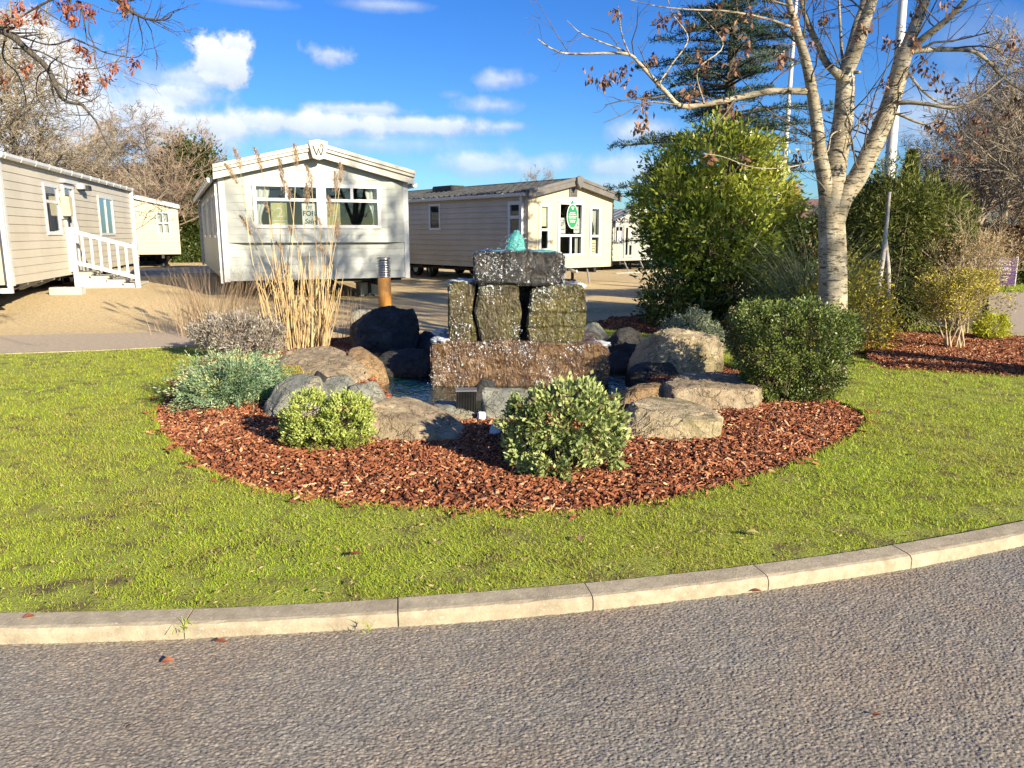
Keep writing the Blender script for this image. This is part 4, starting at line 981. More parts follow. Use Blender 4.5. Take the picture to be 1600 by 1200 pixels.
mb=MB(); mb.box(-1.0,5.5,-1.2,-.9,-.02,.12); o=mb.build('base_kerb',M['concrete'],root)
c=card(F4,C4,w2[0]+.3,w2[0]+.6,w2[2]+.5,w2[2]+1.3,.012,M['paper'],'white notice on the glazed door of the far grey lodge'); 
c=card(F4,C4,w1[1]-.35,w1[1]-.1,w1[2]+.08,w1[2]+.5,.012,M['paper'],'small white notice in the corner window of the far grey lodge')
p5=at(990,408,34.5); C5=Matrix.Translation((p5.x,p5.y,0))@Matrix.Rotation(R(32),4,'Z')
root=empty('static_caravan',(p5.x,p5.y,0),R(32),'farthest white caravan with tall glazed doors, showing between lodge and evergreen','static caravan','static caravans on the gravel yard')
w5=rect(F4,C5,994,1011,364,404); zr5=at(1010,338,35).z; ze5=zr5-.5
shell(root,3.4,9,zb4,ze5,zr5,M['paleblue'],[w5],[],[],board=.2,front_lap=0)
window(root,F4,*w5,bars=[(w5[0]+(w5[1]-w5[0])*t,w5[2],w5[3]) for t in (.33,.66)],rails=[((w5[2]+w5[3])/2,w5[0],w5[1])],fw=.08,name='glazed_door')
roof(root,3.4,9,ze5,zr5,.2,.04,M['redtile'],side_ov=.15); chassis(root,3.4,9,zb4,.0,True,False); gable_fascia(root,3.4,ze5,zr5,.24,.15,.1,.05,M['white'],steps=((0,.1,-.08),))
# cream caravan far back on the left
p6=at(283,397,33); rz6=R(25); W6=3.7; loc6=Vector((p6.x,p6.y,0))-(Matrix.Rotation(rz6,4,'Z')@Vector((W6,0,0))); C6=Matrix.Translation(loc6)@Matrix.Rotation(rz6,4,'Z')
root=empty('static_caravan',loc6,rz6,'plain cream caravan far back between the beige one and the pale grey one','static caravan','static caravans on the gravel yard')
w6=rect(F4,C6,246,267,331,366); zb6=p6.z; ze6=at(283,322,33).z
shell(root,W6,9,zb6,ze6,ze6+.42,M['cream'],[w6],[],[],board=.16)
window(root,F4,*w6,bars=[((w6[0]+w6[1])/2,w6[2],w6[3])],rails=[((w6[2]+w6[3])/2,w6[0],w6[1])],fw=.06)
roof(root,W6,9,ze6,ze6+.42,.1,.04,M['roof'],side_ov=.08); gable_fascia(root,W6,ze6,ze6+.42,.14,.08,.1,.05,M['white'],steps=((0,.06,-.10),)); chassis(root,W6,9,zb6,float(zg(-14,33)))
cu=hung('curtain','grey curtain behind the small window of the far cream caravan','curtain',C6,'curtains behind the caravan windows'); curtain(cu,F4,w6[0]+.04,w6[1]-.04,w6[2]+.04,w6[3]-.04,-.10,name='curtain_cloth')
# ------------------------------------------------------------------ stones
def roughen(bm, thr, amp, seed, freq=3.0, hard=True, detail=.35):
    for it in range(6):
        es=[e for e in bm.edges if e.calc_length()>thr]
        if not es: break
        bmesh.ops.subdivide_edges(bm,edges=es,cuts=1,use_grid_fill=False); bmesh.ops.triangulate(bm,faces=[f for f in bm.faces if len(f.verts)>3])
    bm.normal_update(); off=Vector((seed*3.7,seed*1.3,seed*2.1))
    mv=[]
    for v in bm.verts:
        p=v.co*freq+off; n=mnoise.fractal(p,.9,2.0,5); n2=mnoise.noise(p*4.5)
        rid=-abs(mnoise.noise(p*1.4+Vector((9,3,1))))*1.1
        mv.append(v.normal*(amp*(n*.75+rid*.5)+amp*detail*n2))
    for v,d in zip(bm.verts,mv): v.co+=d
def hull_rock(name,label,pts,m,seed,amp=.03,thr=.034,loc=None,freq=3.0,group='boulders round the pond',bev=.008,cat='boulder',chip=.085,grow=1.10):
    """pts: world points; the rock is their rounded, weathered hull"""
    c=Vector((0,0,0))
    for p in pts: c+=Vector(p)
    c/=len(pts); zmin=min(p[2] for p in pts); c.z=zmin+.12
    bm=bmesh.new(); cg=sum((Vector(p) for p in pts),Vector())/len(pts)-c
    for p in pts:
        q=Vector(p)-c; bm.verts.new(Vector((cg.x+(q.x-cg.x)*grow,cg.y+(q.y-cg.y)*grow,q.z+(.02 if q.z>0 else 0))))
    r=bmesh.ops.convex_hull(bm,input=bm.verts)
    bmesh.ops.delete(bm,geom=[e for e in r['geom_interior'] if isinstance(e,bmesh.types.BMVert)],context='VERTS')
    bmesh.ops.dissolve_limit(bm,angle_limit=.12,verts=bm.verts,edges=bm.edges)
    if bev: bmesh.ops.bevel(bm,geom=list(bm.edges),offset=bev,segments=2,affect='EDGES',clamp_overlap=True)
    bmesh.ops.triangulate(bm,faces=bm.faces)
    for it in range(6):
        es=[e for e in bm.edges if e.calc_length()>thr]
        if not es: break
        bmesh.ops.subdivide_edges(bm,edges=es,cuts=1); bmesh.ops.triangulate(bm,faces=[f for f in bm.faces if len(f.verts)>3])
    rg=np.random.default_rng(seed*13+1)      # chisel: flatten against random planes
    co=np.array([v.co for v in bm.verts])
    for k in range(22):
        d=rg.normal(size=3); d[2]=d[2]*.8+.15; d/=np.linalg.norm(d); s=co@d; m_=s.max(); span=m_-s.min(); lim=m_-span*rg.uniform(chip*.2,chip)
        over=np.maximum(s-lim,0); co-=d*over[:,None]*.9
    for v,c_ in zip(bm.verts,co): v.co=c_
    bm.normal_update(); bed_=Vector(rg.normal(size=3)*.35)+Vector((0,0,1)); bed_.normalize(); sx_=bed_.orthogonal(); sy_=bed_.cross(sx_); mv=[]
    for v in bm.verts:                       # broken ledges along the bedding
        p=v.co; w_=mnoise.noise(p*5+Vector((seed,0,0)))*.35
        q=Vector((p.dot(sx_)*3.0+w_,p.dot(sy_)*3.0+w_,p.dot(bed_)*7.5+w_))+Vector((seed*1.7,0,0)); mv.append(v.normal*(amp*2.0*(mnoise.cell(q)*.5)))
    for v,d in zip(bm.verts,mv): v.co+=d
    roughen(bm,thr,amp,seed,freq,detail=.5)
    me=bpy.data.meshes.new(name); bm.to_mesh(me); bm.free(); me.polygons.foreach_set('use_smooth',[True]*len(me.polygons))
    o=link(name,me,m); o.location=c; return tag(o,label,cat,group)
def rock(label,x0,x1,yt,yb,depth,top,m,seed,base=None,amp=.03,zb=.06,**kw):
    return rock_(label,x0,x1,yt,yb,depth,top,m,seed,base,amp*.5,zb,freq=5.5,**kw)
def rock_(label,x0,x1,yt,yb,depth,top,m,seed,base=None,amp=.03,zb=.06,**kw):
    """px box of the stone; top = [(fx, fdepth, fheight)...] shape its upper side"""
    L=g(x0,yb,zb); Rr=g(x1,yb,zb); Y=(L.y+Rr.y)/2; w=Rr.x-L.x
    hs=[]
    for fx,fd,fh in top: hs.append(1)
    base=base or [(.03,.1),(.97,.1),(.12,-.02),(.88,-.02),(0,.5),(1,.5),(.12,1),(.88,1)]
    pts=[(L.x+w*fx,Y+depth*fd,-.12) for fx,fd in base]+[(L.x+w*fx,Y+depth*fd,zb+.02) for fx,fd in base]
    for fx,fd,fh in top:
        y=Y+depth*fd; q=at(x0+(x1-x0)*fx, yb+(yt-yb)*fh, y); pts.append((q.x,q.y,max(q.z,zb)))
    return hull_rock('boulder',label,pts,m,seed,amp,**kw)
# right hand side
rock('big buff boulder with a slate grey top, right of the fountain',1000,1130,517,592,1.0,[(.03,.62,.75),(.10,.68,.97),(.36,.10,.84),(.26,.55,1.0),(.55,.75,1.02),(.80,.5,.88),(.92,.3,.82),(1.0,.25,.35),(.62,.12,.66),(.41,.0,.55)],M['buff_rock'],3,amp=.03,base=[(.40,-.05),(.95,.12),(0,.55),(1,.6),(.1,1),(.9,1)])
rock('long flat brown slab with a pale broken front edge, in front of the box bush',1042,1192,586,645,.9,[(.02,.35,.75),(.10,.12,.62),(.50,.06,.50),(.85,.06,.58),(.97,.2,.6),(.20,.9,1.0),(.6,1.0,1.02),(.9,.8,.9)],M['tan_rock'],5,amp=.02,chip=.045)
rock('pale flat boulder with a flat lit front, nearest on the right by the silvery bush',990,1126,628,692,.85,[(.02,.5,.95),(.06,.3,.85),(.35,.05,.45),(.60,.0,.52),(.96,.02,.50),(.98,.3,.62),(.2,1.0,1.05),(.55,1.0,1.0),(.8,.8,.85)],M['buff_rock'],7,amp=.014,chip=.03)
rock('rounded brown cobble between the pond and the pale flat boulder',968,1056,602,640,.5,[(.05,.4,.7),(.3,.15,.8),(.7,.2,.85),(.95,.4,.6),(.35,.8,1.0),(.7,.9,1.0)],M['brown_rock'],9,amp=.02)
rock('dark boulder with one lit facet, behind the fountain base at right',946,1016,514,566,.8,[(.05,.3,.55),(.3,.4,.95),(.55,.5,1.0),(.85,.5,.9),(.95,.3,.5),(.65,.05,.45),(.3,.05,.5)],M['dark_rock'],11,amp=.03)
rock('wedge of pale grey stone just right of the fountain blocks',910,956,502,538,.6,[(.05,.3,.8),(.3,.5,1.0),(.55,.6,.95),(.95,.3,.15),(.4,.05,.5)],M['grey_rock'],13,amp=.015)
rock('low dark slab at the water edge below the big buff boulder',985,1060,566,594,.45,[(.05,.3,.6),(.4,.2,.8),(.8,.2,.9),(.95,.5,.8),(.3,.9,.9),(.75,.9,1.05)],M['dark_rock'],15,amp=.018)
rock('grey slab leaning behind the silvery bush at the pond edge',752,838,607,664,.45,[(.06,.25,.95),(.12,.05,.6),(.4,.15,.75),(.95,.2,.65),(.15,.8,1.0),(.9,.8,.95)],M['grey_rock'],17,amp=.014)
rock('small dark pointed stone standing in the pond below the fountain',735,775,593,626,.28,[(.1,.3,.45),(.5,.3,1.0),(.65,.5,.98),(.95,.4,.85),(.8,.1,.4)],M['dark_rock'],19,amp=.012,zb=.0)
# left hand side
rock('wide tan boulder with a flat weathered face, front of the pond',570,726,622,697,.75,[(.03,.25,.80),(.10,.5,.95),(.35,.85,1.0),(.50,.9,1.02),(.68,.7,.82),(.90,.4,.32),(.99,.3,.12),(.2,.05,.45),(.6,.03,.30)],M['tan_rock'],21,amp=.018,chip=.06,grow=1.0)
rock('flat grey slab tucked behind the wide tan boulder',668,745,630,664,.5,[(.05,.3,.8),(.5,.2,.8),(.95,.3,.7),(.2,.9,1.0),(.8,.9,1.0)],M['grey_rock'],23,amp=.012)
rock('low tan boulder with a domed top, at the foot of the dry reeds',420,566,545,606,1.1,[(.05,.4,.45),(.2,.55,.85),(.42,.75,1.0),(.65,.75,1.0),(.92,.45,.72),(.99,.3,.45),(.4,.1,.30),(.7,.08,.35)],M['tan_rock'],25,amp=.02,chip=.05)
rock('brown stone with an orange lit front, at the left pond edge',528,604,538,604,.65,[(.05,.5,.85),(.3,.7,1.0),(.6,.65,.95),(.95,.25,.55),(.98,.1,.35),(.3,.04,.55),(.7,.02,.52)],M['brown_rock'],27,amp=.018,zb=.0,grow=1.0)
rock('curved grey slab arching between juniper and green bush',414,500,582,660,.6,[(.02,.4,.3),(.25,.5,.75),(.55,.6,1.0),(.95,.6,1.0),(.98,.3,.8),(.4,.1,.5),(.1,.1,.15)],M['grey_rock'],29,amp=.014)
rock('small black stone perched on the grey slabs left of the pond',482,516,578,616,.3,[(.1,.4,.7),(.4,.5,1.0),(.7,.5,.95),(.95,.4,.5),(.5,.05,.55)],M['dark_rock'],31,amp=.014,zb=.12)
rock('grey angular stone behind the green bush, by the water',498,560,588,640,.5,[(.05,.3,.7),(.3,.5,.95),(.7,.6,1.0),(.97,.3,.6),(.5,.03,.55)],M['grey_rock'],33,amp=.014)
rock('rounded pale grey stone between green bush and pond water',540,598,590,642,.5,[(.05,.3,.8),(.25,.5,1.0),(.7,.6,1.0),(.97,.3,.55),(.6,.03,.5),(.2,.03,.55)],M['grey_rock'],35,amp=.016,grow=1.0)
rock('tall black boulder with a sharp peak, behind the pond at left',550,648,472,562,1.0,[(.02,.35,.45),(.0,.3,.7),(.22,.5,.80),(.55,.6,.98),(.80,.55,1.0),(.96,.4,.86),(1.0,.3,.35),(.52,.02,.35),(.2,.05,.3)],M['dark_rock'],37,amp=.03,zb=.02)
rock('greenish grey stone peeping out behind the tall black boulder',546,582,474,520,.5,[(.05,.3,.9),(.5,.5,1.0),(.95,.4,.85)],M['grey_rock'],39,amp=.015)
rock('dark boulder left of the fountain, half in its shade',646,686,516,560,.8,[(.02,.3,.3),(.2,.4,.8),(.5,.5,1.0),(.8,.5,.95),(1,.3,.6),(.5,.02,.4)],M['dark_rock'],41,amp=.02,zb=.0)
rock('long low black stone on the shaded far rim of the pond',580,672,546,588,.6,[(.02,.4,.5),(.3,.6,.9),(.7,.6,1.0),(.98,.4,.9),(.5,.1,.3)],M['dark_rock'],43,amp=.018,zb=.0)
rock('dark low stone on the right far rim of the pond',930,990,548,580,.5,[(.05,.4,.8),(.5,.5,1.0),(.95,.4,.8)],M['dark_rock'],45,amp=.018,zb=.0)
rock('small tan pebble stone under the juniper',340,362,646,662,.14,[(.2,.4,.9),(.7,.5,1.0)],M['buff_rock'],47,amp=.008,bev=.01,thr=.03)

# ------------------------------------------------------------------ fountain blocks
def block(label,outline,Y,depth,m,seed,amp=.016,grooves=None,part_z=None,back=1.0,name='stone_block'):
    """outline: pixel polygon of the front face at distance Y, extruded backwards"""
    P=[at(x,y,Y) for x,y in outline]; c=Vector((sum(p.x for p in P)/len(P),Y+depth/2,min(p.z for p in P)))
    bm=bmesh.new(); f=[bm.verts.new((p.x-c.x,p.y-c.y,p.z-c.z)) for p in P]; b=[bm.verts.new(((p.x-c.x)*back,p.y-c.y+depth,p.z-c.z)) for p in P]; n=len(P)
    bm.faces.new(f); bm.faces.new(b[::-1])
    for i in range(n): bm.faces.new((f[i],b[i],b[(i+1)%n],f[(i+1)%n]))
    bmesh.ops.recalc_face_normals(bm,faces=bm.faces); bmesh.ops.bevel(bm,geom=[e for e in bm.edges if e.calc_face_angle(0)>.3],offset=.018,segments=2,affect='EDGES',clamp_overlap=True)
    bmesh.ops.triangulate(bm,faces=bm.faces); roughen(bm,.032,amp,seed,4.0,detail=.5)
    if grooves:
        zs=[at(outline[0][0],gy,Y).z-c.z for gy in grooves]
        for v in bm.verts:
            d=min(abs(v.co.z-z-.008*math.sin(v.co.x*14+z*9)) for z in zs)
            if d<.024 : v.co.y+=.042*(1-d/.024)*(1 if v.co.y<0 else -1)
    me=bpy.data.meshes.new(name); bm.to_mesh(me); bm.free(); me.polygons.foreach_set('use_smooth',[True]*len(me.polygons))
    o=link(name,me,m); o.location=c; return tag(o,label,'stone block','stacked stones of the fountain')
YF=g(800,603,0.0).y
print('fountain Y',YF)
block('long rust coloured base stone of the fountain, lowest of the stack',[(674,612),(672,538),(700,534),(790,533),(880,536),(938,538),(950,548),(954,575),(946,612)],YF,1.05,M['wet_rust'],2,amp=.026)
block('left olive slab of the fountain middle row, ending at a wavy crack',[(700,536),(699,446),(704,440),(745,441),(741,465),(737,490),(745,515),(746,537)],YF+.12,.62,M['wet_olive'],4)
block('centre olive brown slab of the fountain middle row',[(750,537),(748,515),(741,490),(745,466),(750,443),(810,443),(811,470),(815,490),(812,520),(809,534),(780,537)],YF+.09,.66,M['wet_olive'],6)
block('dark recessed stone deep in the gap of the fountain middle row',[(735,537),(735,447),(860,447),(860,537)],YF+.42,.3,M['wet_black'],8,amp=.01)
block('right mossy yellow block with level grooves in the fountain middle row',[(826,536),(822,515),(826,490),(829,452),(850,448),(905,444),(915,452),(917,490),(914,520),(905,538)],YF+.08,.70,M['wet_yellow'],10,grooves=(468,490,513))
block('black wide capstone on top of the fountain',[(745,444),(739,425),(738,396),(760,392),(830,392),(882,397),(884,425),(880,446),(855,447),(830,447),(790,445)],YF+.06,.72,M['wet_black'],12,amp=.022)
# pale flecks standing in for sun glints on the wet stone faces
def flecks():
    rg=np.random.default_rng(77); V=[]
    for o,n,dens in [(b_,n_,d_) for b_,n_,d_ in FL]:
        me=o.data; co=np.empty(len(me.polygons)*3); me.polygons.foreach_get('center',co); co=co.reshape(-1,3); nr=np.empty(len(co)*3); me.polygons.foreach_get('normal',nr); nr=nr.reshape(-1,3); ar=np.empty(len(co)); me.polygons.foreach_get('area',ar)
        k=(nr[:,1]<-.25)|(nr[:,0]>.5); co,nr,ar=co[k],nr[k],ar[k]
        ns=np.array([mnoise.noise(Vector((p[0]*3.2,p[1]*3,p[2]*2.0))+Vector((n*.1,3,1)))+.6*mnoise.noise(Vector((p[0]*9,5,p[2]*5))) for p in co]); w=ar*np.clip(ns+dens+.15,0.03,1.2)**1.6; j=rg.choice(len(co),n,p=w/w.sum())
        c=co[j]+rg.normal(size=(n,3))*.010; c+=nr[j]*.006; c+=np.array(o.location)
        sd=unit(np.cross(nr[j],np.array([0,0,1.]))); up=unit(np.cross(sd,nr[j])); nn=nr[j]
        a=rg.normal(size=n)*.6; sd2=sd*np.cos(a)[:,None]+up*np.sin(a)[:,None]; up2=up*np.cos(a)[:,None]-sd*np.sin(a)[:,None]
        l=(rg.gamma(2.2,.0021,n)+.0018)[:,None]; wd=l*rg.uniform(.35,.8,n)[:,None]; tl=nn*rg.normal(size=n)[:,None]*.35*l
        V.append(np.stack([c-up2*l,c+sd2*wd+tl+nn*l*.25,c+up2*l*.8,c-sd2*wd-tl+nn*l*.25],1))
    return np.concatenate(V,0)
# water of the fountain
def lumpy(name,c,rx,ry,rz,m,seed,parent,amp=.25,sub=4,freq=7):
    bm=bmesh.new(); bmesh.ops.create_icosphere(bm,subdivisions=sub,radius=1)
    for v in bm.verts:
        n=mnoise.fractal(Vector((v.co.x*rx,v.co.y*ry,v.co.z*rz))*freq*3+Vector((seed,0,0)),.8,2,4); v.co*=1+amp*n
        v.co=Vector((v.co.x*rx,v.co.y*ry,v.co.z*rz))
    me=bpy.data.meshes.new(name); bm.to_mesh(me); bm.free(); me.polygons.foreach_set('use_smooth',[True]*len(me.polygons)); o=link(name,me,m,parent); o.location=c; return o
cp=at(806,392,YF+.40); fw_=empty('fountain_water',cp,0,'turquoise bubbling water dome on the capstone and its foam on the ledges','fountain water')
lumpy('water_dome',(0,0,.0),.105,.10,.21,M['jet'],1,fw_,.18)
rng=np.random.default_rng(5)
lumpy('water_sheet',(0.0,-.02,-.005),.40,.26,.022,M['jet'],3,fw_,.3,4,3)
def foam(px0,px1,py,Y,ry,seed,rz=.03):
    a,b=at(px0,py,Y),at(px1,py,Y); c=(a+b)/2-cp; lumpy('foam',c,(b-a).x/2,ry,rz,M['foam'],seed,fw_,.5,4,6)
foam(700,755,440,YF+.30,.16,3); foam(888,915,446,YF+.30,.16,5); foam(676,704,531,YF+.22,.18,7,.035); foam(678,702,519,YF+.45,.12,11,.035); foam(914,950,537,YF+.3,.2,9)
FL=[(o,n_,d_) for o in bpy.data.objects if o.get('category')=='stone block' for key,n_,d_ in (('long rust',3000,.25),('left olive',260,.02),('centre olive',560,.05),('right mossy',1100,.12),('black wide',1300,.12)) if o['label'].startswith(key)]
fk=flecks()-np.array(cp); o=link('glint_flecks',quads_mesh('glint_flecks',fk),M['foam'],fw_); o['kind']='stuff'  # sparkle of the wet stone put in as foam-coloured flecks
def drops():
    V=[]
    for i in range(240):
        a=rng.uniform(0,6.28); r=abs(rng.normal())*.09+.05; p=np.array([math.cos(a)*r,math.sin(a)*r,rng.uniform(0,.2)*max(0,1-r*3)+.02]); s=rng.uniform(.003,.008)
        d=rng.normal(size=3); d/=np.linalg.norm(d); e=np.cross(d,[0,0,1.]); e/=np.linalg.norm(e)
        V.append([p-d*s,p+e*s,p+d*s,p-e*s])
    o=link('droplets',quads_mesh('droplets',np.array(V)),M['foam'],fw_); o['kind']='stuff'
drops()

# ------------------------------------------------------------------ pond fittings
p=g(729,660,.06); fl=empty('pond_floodlight',(p.x,p.y+.02,.06),R(4),'black finned floodlight body standing in the mulch by the pond','floodlight')
mb=MB(); mb.box(-.085,.085,0,.11,0,.24); mb.build('housing',M['rubber'],fl,bevel=.01)
for i in range(13): mb=MB(); x=-.08+i*.0133; mb.box(x-.0025,x+.0025,-.03,.115,.008,.262); mb.build('cooling_fin',M['black'],fl)
mb=MB(); mb.box(-.09,.09,-.01,.12,.263,.272); mb.build('top_plate',M['lightmetal'],fl)
def sbox(px,py,w,h,rx,ry,rz_,label):
    p=g(px,py,.05); s=empty('junction_box',(p.x,p.y,.055),rz_,label,'junction box','grey junction boxes by the pond'); mb=MB(); mb.box(-w/2,w/2,0,.05,0,h); b=mb.build('box_body',M['socket'],s,bevel=.008); mb=MB(); mb.box(-w/2+.008,w/2-.008,-.006,-.0005,.008,h-.008); l=mb.build('lid',M['socket'],s,bevel=.002)
    mb=MB()
    for z in (h*.7,h*.84): mb.box(-.006,.006,-.009,-.0065,z-.006,z+.006)
    mb.build('screw',M['white'],l); s.rotation_euler=(rx,ry,rz_); return s
sbox(752,668,.066,.125,R(-8),R(5),R(8),'small grey junction box beside the black floodlight')
sbox(767,690,.075,.135,R(-10),R(12),R(-28),'tilted grey junction box half behind the silvery bush')

# ------------------------------------------------------------------ bollard light, poles, sign, house
p=g(602,480,.08); Yb=p.y; hb=at(602,400,Yb).z-.08
bo=empty('bollard_light',(p.x,p.y,.06),0,'orange timber bollard light with a louvred grey head','bollard light')
mb=MB(); r=.085*Yb/11; r=at(612,470,Yb).x-at(602,470,Yb).x; zs=hb*.60
mb.tube([(0,0,-.1),(0,0,zs)],r,20); mb.build('post',M['orange_wood'],bo,True,0)
mb=MB(); mb.tube([(0,0,zs),(0,0,hb-.05)],r*.62,16); mb.build('lamp',M['white'],bo,True)
mb=MB(); n=7
for i in range(n): z=zs+.02+(hb-.06-zs-.02)*i/n; mb.tube([(0,0,z),(0,0,z+.028),(0,0,z+.05)],[r*1.02,r*.96,r*.7],20)
mb.build('louvre',M['lightmetal'],bo); mb=MB(); mb.tube([(0,0,hb-.05),(0,0,hb-.012),(0,0,hb)],[r*1.05,r*1.02,r*.8],20); mb.build('cap',M['lightmetal'],bo)
def pole(x1_,y1_,x2,y2,Y,r0,r1,label,name='flagpole'):
    b=at(x1_,y1_,Y); t=at(x2,y2,Y); o=empty(name,(b.x,b.y,0),0,label,'flagpole'); mb=MB()
    top=t+(t-b).normalized()*1.8; mb.tube([(0,0,-.1),(b-Vector((b.x,b.y,0))),(t-Vector((b.x,b.y,0))),(top-Vector((b.x,b.y,0)))],[r0,r0,r1,r1*.9],14); mb.build('mast',M['white'],o,True); return o,b
po,b=pole(1388,290,1411,0,13.0,.088,.066,'thick cream flagpole rising behind the birch at right')
po2,b2=pole(1226,250,1241,40,21.0,.065,.05,'thin white flagpole carrying the dark flag, left of the birch')
# flag hanging to the left of the thin pole
fp=at(1238,72,21)-Vector((b2.x,b2.y,0)); mb=MB(); nx,nz=22,10; q=at(1238,96,21)-Vector((b2.x,b2.y,0)); hgt=(fp-q).z; wd=(at(1238,70,21)-at(1165,70,21)).x
for j in range(nz+1):
    for i in range(nx+1):
        s=i/nx; mb.v.append((fp.x-.07-wd*s, fp.y+.16*math.sin(s*6.0+j*.15)*s, fp.z-hgt*j/nz+.10*math.sin(s*4+.5)*s-.28*s*s))
for j in range(nz):
    for i in range(nx): a=j*(nx+1)+i; mb.f.append((a,a+1,a+nx+2,a+nx+1))
flg=mb.build('flag',M['flag'],None,True); flg.location=(b2.x,b2.y,0); tag(flg,'dark blue flag flying left from the thin white pole','flag')
mb=MB()
for j,z in enumerate((.35,.52)):
    for i in range(5):
        s=.12+i*.13; x=fp.x-.07-wd*s; y=fp.y+.16*math.sin(s*6.0)*s-.012; z0=fp.z-hgt*z+.10*math.sin(s*4+.5)*s-.28*s*s; mb.box(x-.06,x+.03,y-.004,y,z0-.014,z0+.014)
mb.build('flag_lettering',M['block'],flg)
# purple park sign
Ys=23.0; a,bb_=at(1589,402,Ys),at(1586,446,Ys); hS=a.z-bb_.z; wS_=hS*1.15; so=empty('park_sign',(a.x-wS_/2,Ys,.0),R(-6),'purple site sign with white lettering on posts, behind the dry bushes at right','sign')
zc=bb_.z; mb=MB(); mb.box(-wS_/2,wS_/2,-.02,.02,zc,zc+hS); bd=mb.build('sign_board',M['purple'],so,bevel=.006)
mb=MB(); e=wS_/2; mb.box(-e-.015,-e+.012,-.026,.026,zc-.015,zc+hS+.015); mb.build('sign_edge',M['steel'],so); mb=MB(); mb.box(e-.012,e+.015,-.026,.026,zc-.015,zc+hS+.015); mb.build('sign_edge',M['steel'],so)
for x in (-.32,.30): mb=MB(); mb.box(x-.045,x+.045,.024,.10,-.1,zc+hS-.08); mb.build('post',M['black'],so)
wS0=Wall((0,0),(1,0),(0,-1))
text(so,wS0,'Lyndhurst View',-.02,zc+hS*.86,hS*.125,.022,M['paper'],bold=.003); text(so,wS0,'Touring Park',.02,zc+hS*.75,hS*.125,.022,M['paper'],bold=.003)
mb=MB(); rr=random.Random(3)
for z,w0 in ((.62,.30),(.56,.34),(.42,.32),(.32,.24),(.26,.26),(.2,.22)):
    x=-w0
    while x<w0: l=rr.uniform(.03,.08); wS0.box(mb,x,min(x+l,w0),.0205,.022,zc+hS*z-.012,zc+hS*z+.012); x+=l+.02
mb.build('printed_line',M['paper'],bd)
mb=MB(); wS0.box(mb,-.03,.03,.0205,.022,zc+hS*.08,zc+hS*.12); mb.prism([(-.045,0),(.045,0),(0,.05)],lambda p,t:wS0.p(p[0],t,zc+hS*.125+p[1]),.0205,.022); mb.build('emblem',M['paper'],bd)
# house roof with chimney far behind
Yh=58; a,b=at(1190,345,Yh),at(1320,345,Yh); ridge=at(1260,308,Yh).z; ho=empty('brick_house',((a.x+b.x)/2,Yh,0),0,'distant house with a brown tiled roof and brick chimney, seen left of the birch trunk','house')
w=(b.x-a.x)/2+1.5; ez=at(1260,338,Yh).z
mb=MB(); mb.box(-w+.3,w-.3,0,6,-.1,ez); mb.build('wall',M['brick'],ho); mb=MB()
mb.prism([(-.5,ez-.12),(3,ridge),(6.5,ez-.12)],lambda p,t:(t,p[0],p[1]),-w,w); rf=mb.build('roof',M['redtile'],ho)
cx=at(1263,300,Yh).x-ho.location.x; ct=at(1263,291,Yh).z; mb=MB(); mb.box(cx-.75,cx+.30,2.5,3.4,ridge-.5,ct); mb.box(cx-.82,cx+.37,2.42,3.48,ct,ct+.12); mb.build('chimney',M['brick'],rf)
for dx in (-.45,.05): mb=MB(); mb.tube([(cx+dx,2.95,ct+.1),(cx+dx,2.95,ct+.45)],[.13,.10],10); mb.build('chimney_pot',M['brick'],rf)
# ------------------------------------------------------------------ shrubs of the beds
def S(px0,px1,py0,py1,zb=.06,Y=None):
    """centre base point, half width and height of a shrub seen in that pixel box (py1 = foot)"""
    c=g((px0+px1)/2,py1,zb) if Y is None else at((px0+px1)/2,py1,Y); Y=c.y
    hwid=(at(px1,py1,Y)-at(px0,py1,Y)).x/2; return c,hwid
# green hebe mound, left front
c,w=S(432,578,612,712); c.y+=w*.6
h=at(505,612,c.y).z-.06
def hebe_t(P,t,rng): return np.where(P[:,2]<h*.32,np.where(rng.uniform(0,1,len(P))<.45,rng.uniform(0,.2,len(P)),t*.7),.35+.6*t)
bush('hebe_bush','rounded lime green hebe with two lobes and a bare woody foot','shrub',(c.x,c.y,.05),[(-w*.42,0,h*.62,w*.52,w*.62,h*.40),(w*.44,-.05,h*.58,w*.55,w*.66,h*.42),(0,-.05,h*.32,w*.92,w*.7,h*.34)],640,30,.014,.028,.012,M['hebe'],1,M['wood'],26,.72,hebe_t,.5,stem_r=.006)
# silvery hebe, middle front
c,w=S(782,985,600,752); c.y+=w*.55; h=at(885,600,c.y).z-.05
def heb2_t(P,t,rng): return np.where(rng.uniform(0,1,len(P))<.06,rng.uniform(0,.14,len(P)),.2+.8*t)
bush('hebe_bush','silvery green small leaved bush, nearest and in front of the fountain','shrub',(c.x,c.y,.05),[(0,0,h*.60,w*.70,w*.66,h*.40),(-w*.45,-.02,h*.42,w*.5,w*.5,h*.34),(w*.42,0,h*.50,w*.55,w*.5,h*.40),(-w*.15,-.1,h*.22,w*.62,w*.55,h*.22),(-w*.45,-.18,.05,w*.28,w*.25,h*.10),(-w*.62,.05,h*.66,w*.26,w*.3,h*.2),(w*.25,0,h*.86,w*.3,w*.3,h*.16),(w*.72,-.05,h*.28,w*.26,w*.3,h*.2)],430,34,.021,.046,.022,M['hebe2'],2,M['wood'],24,.74,heb2_t,.4,stem_r=.007)
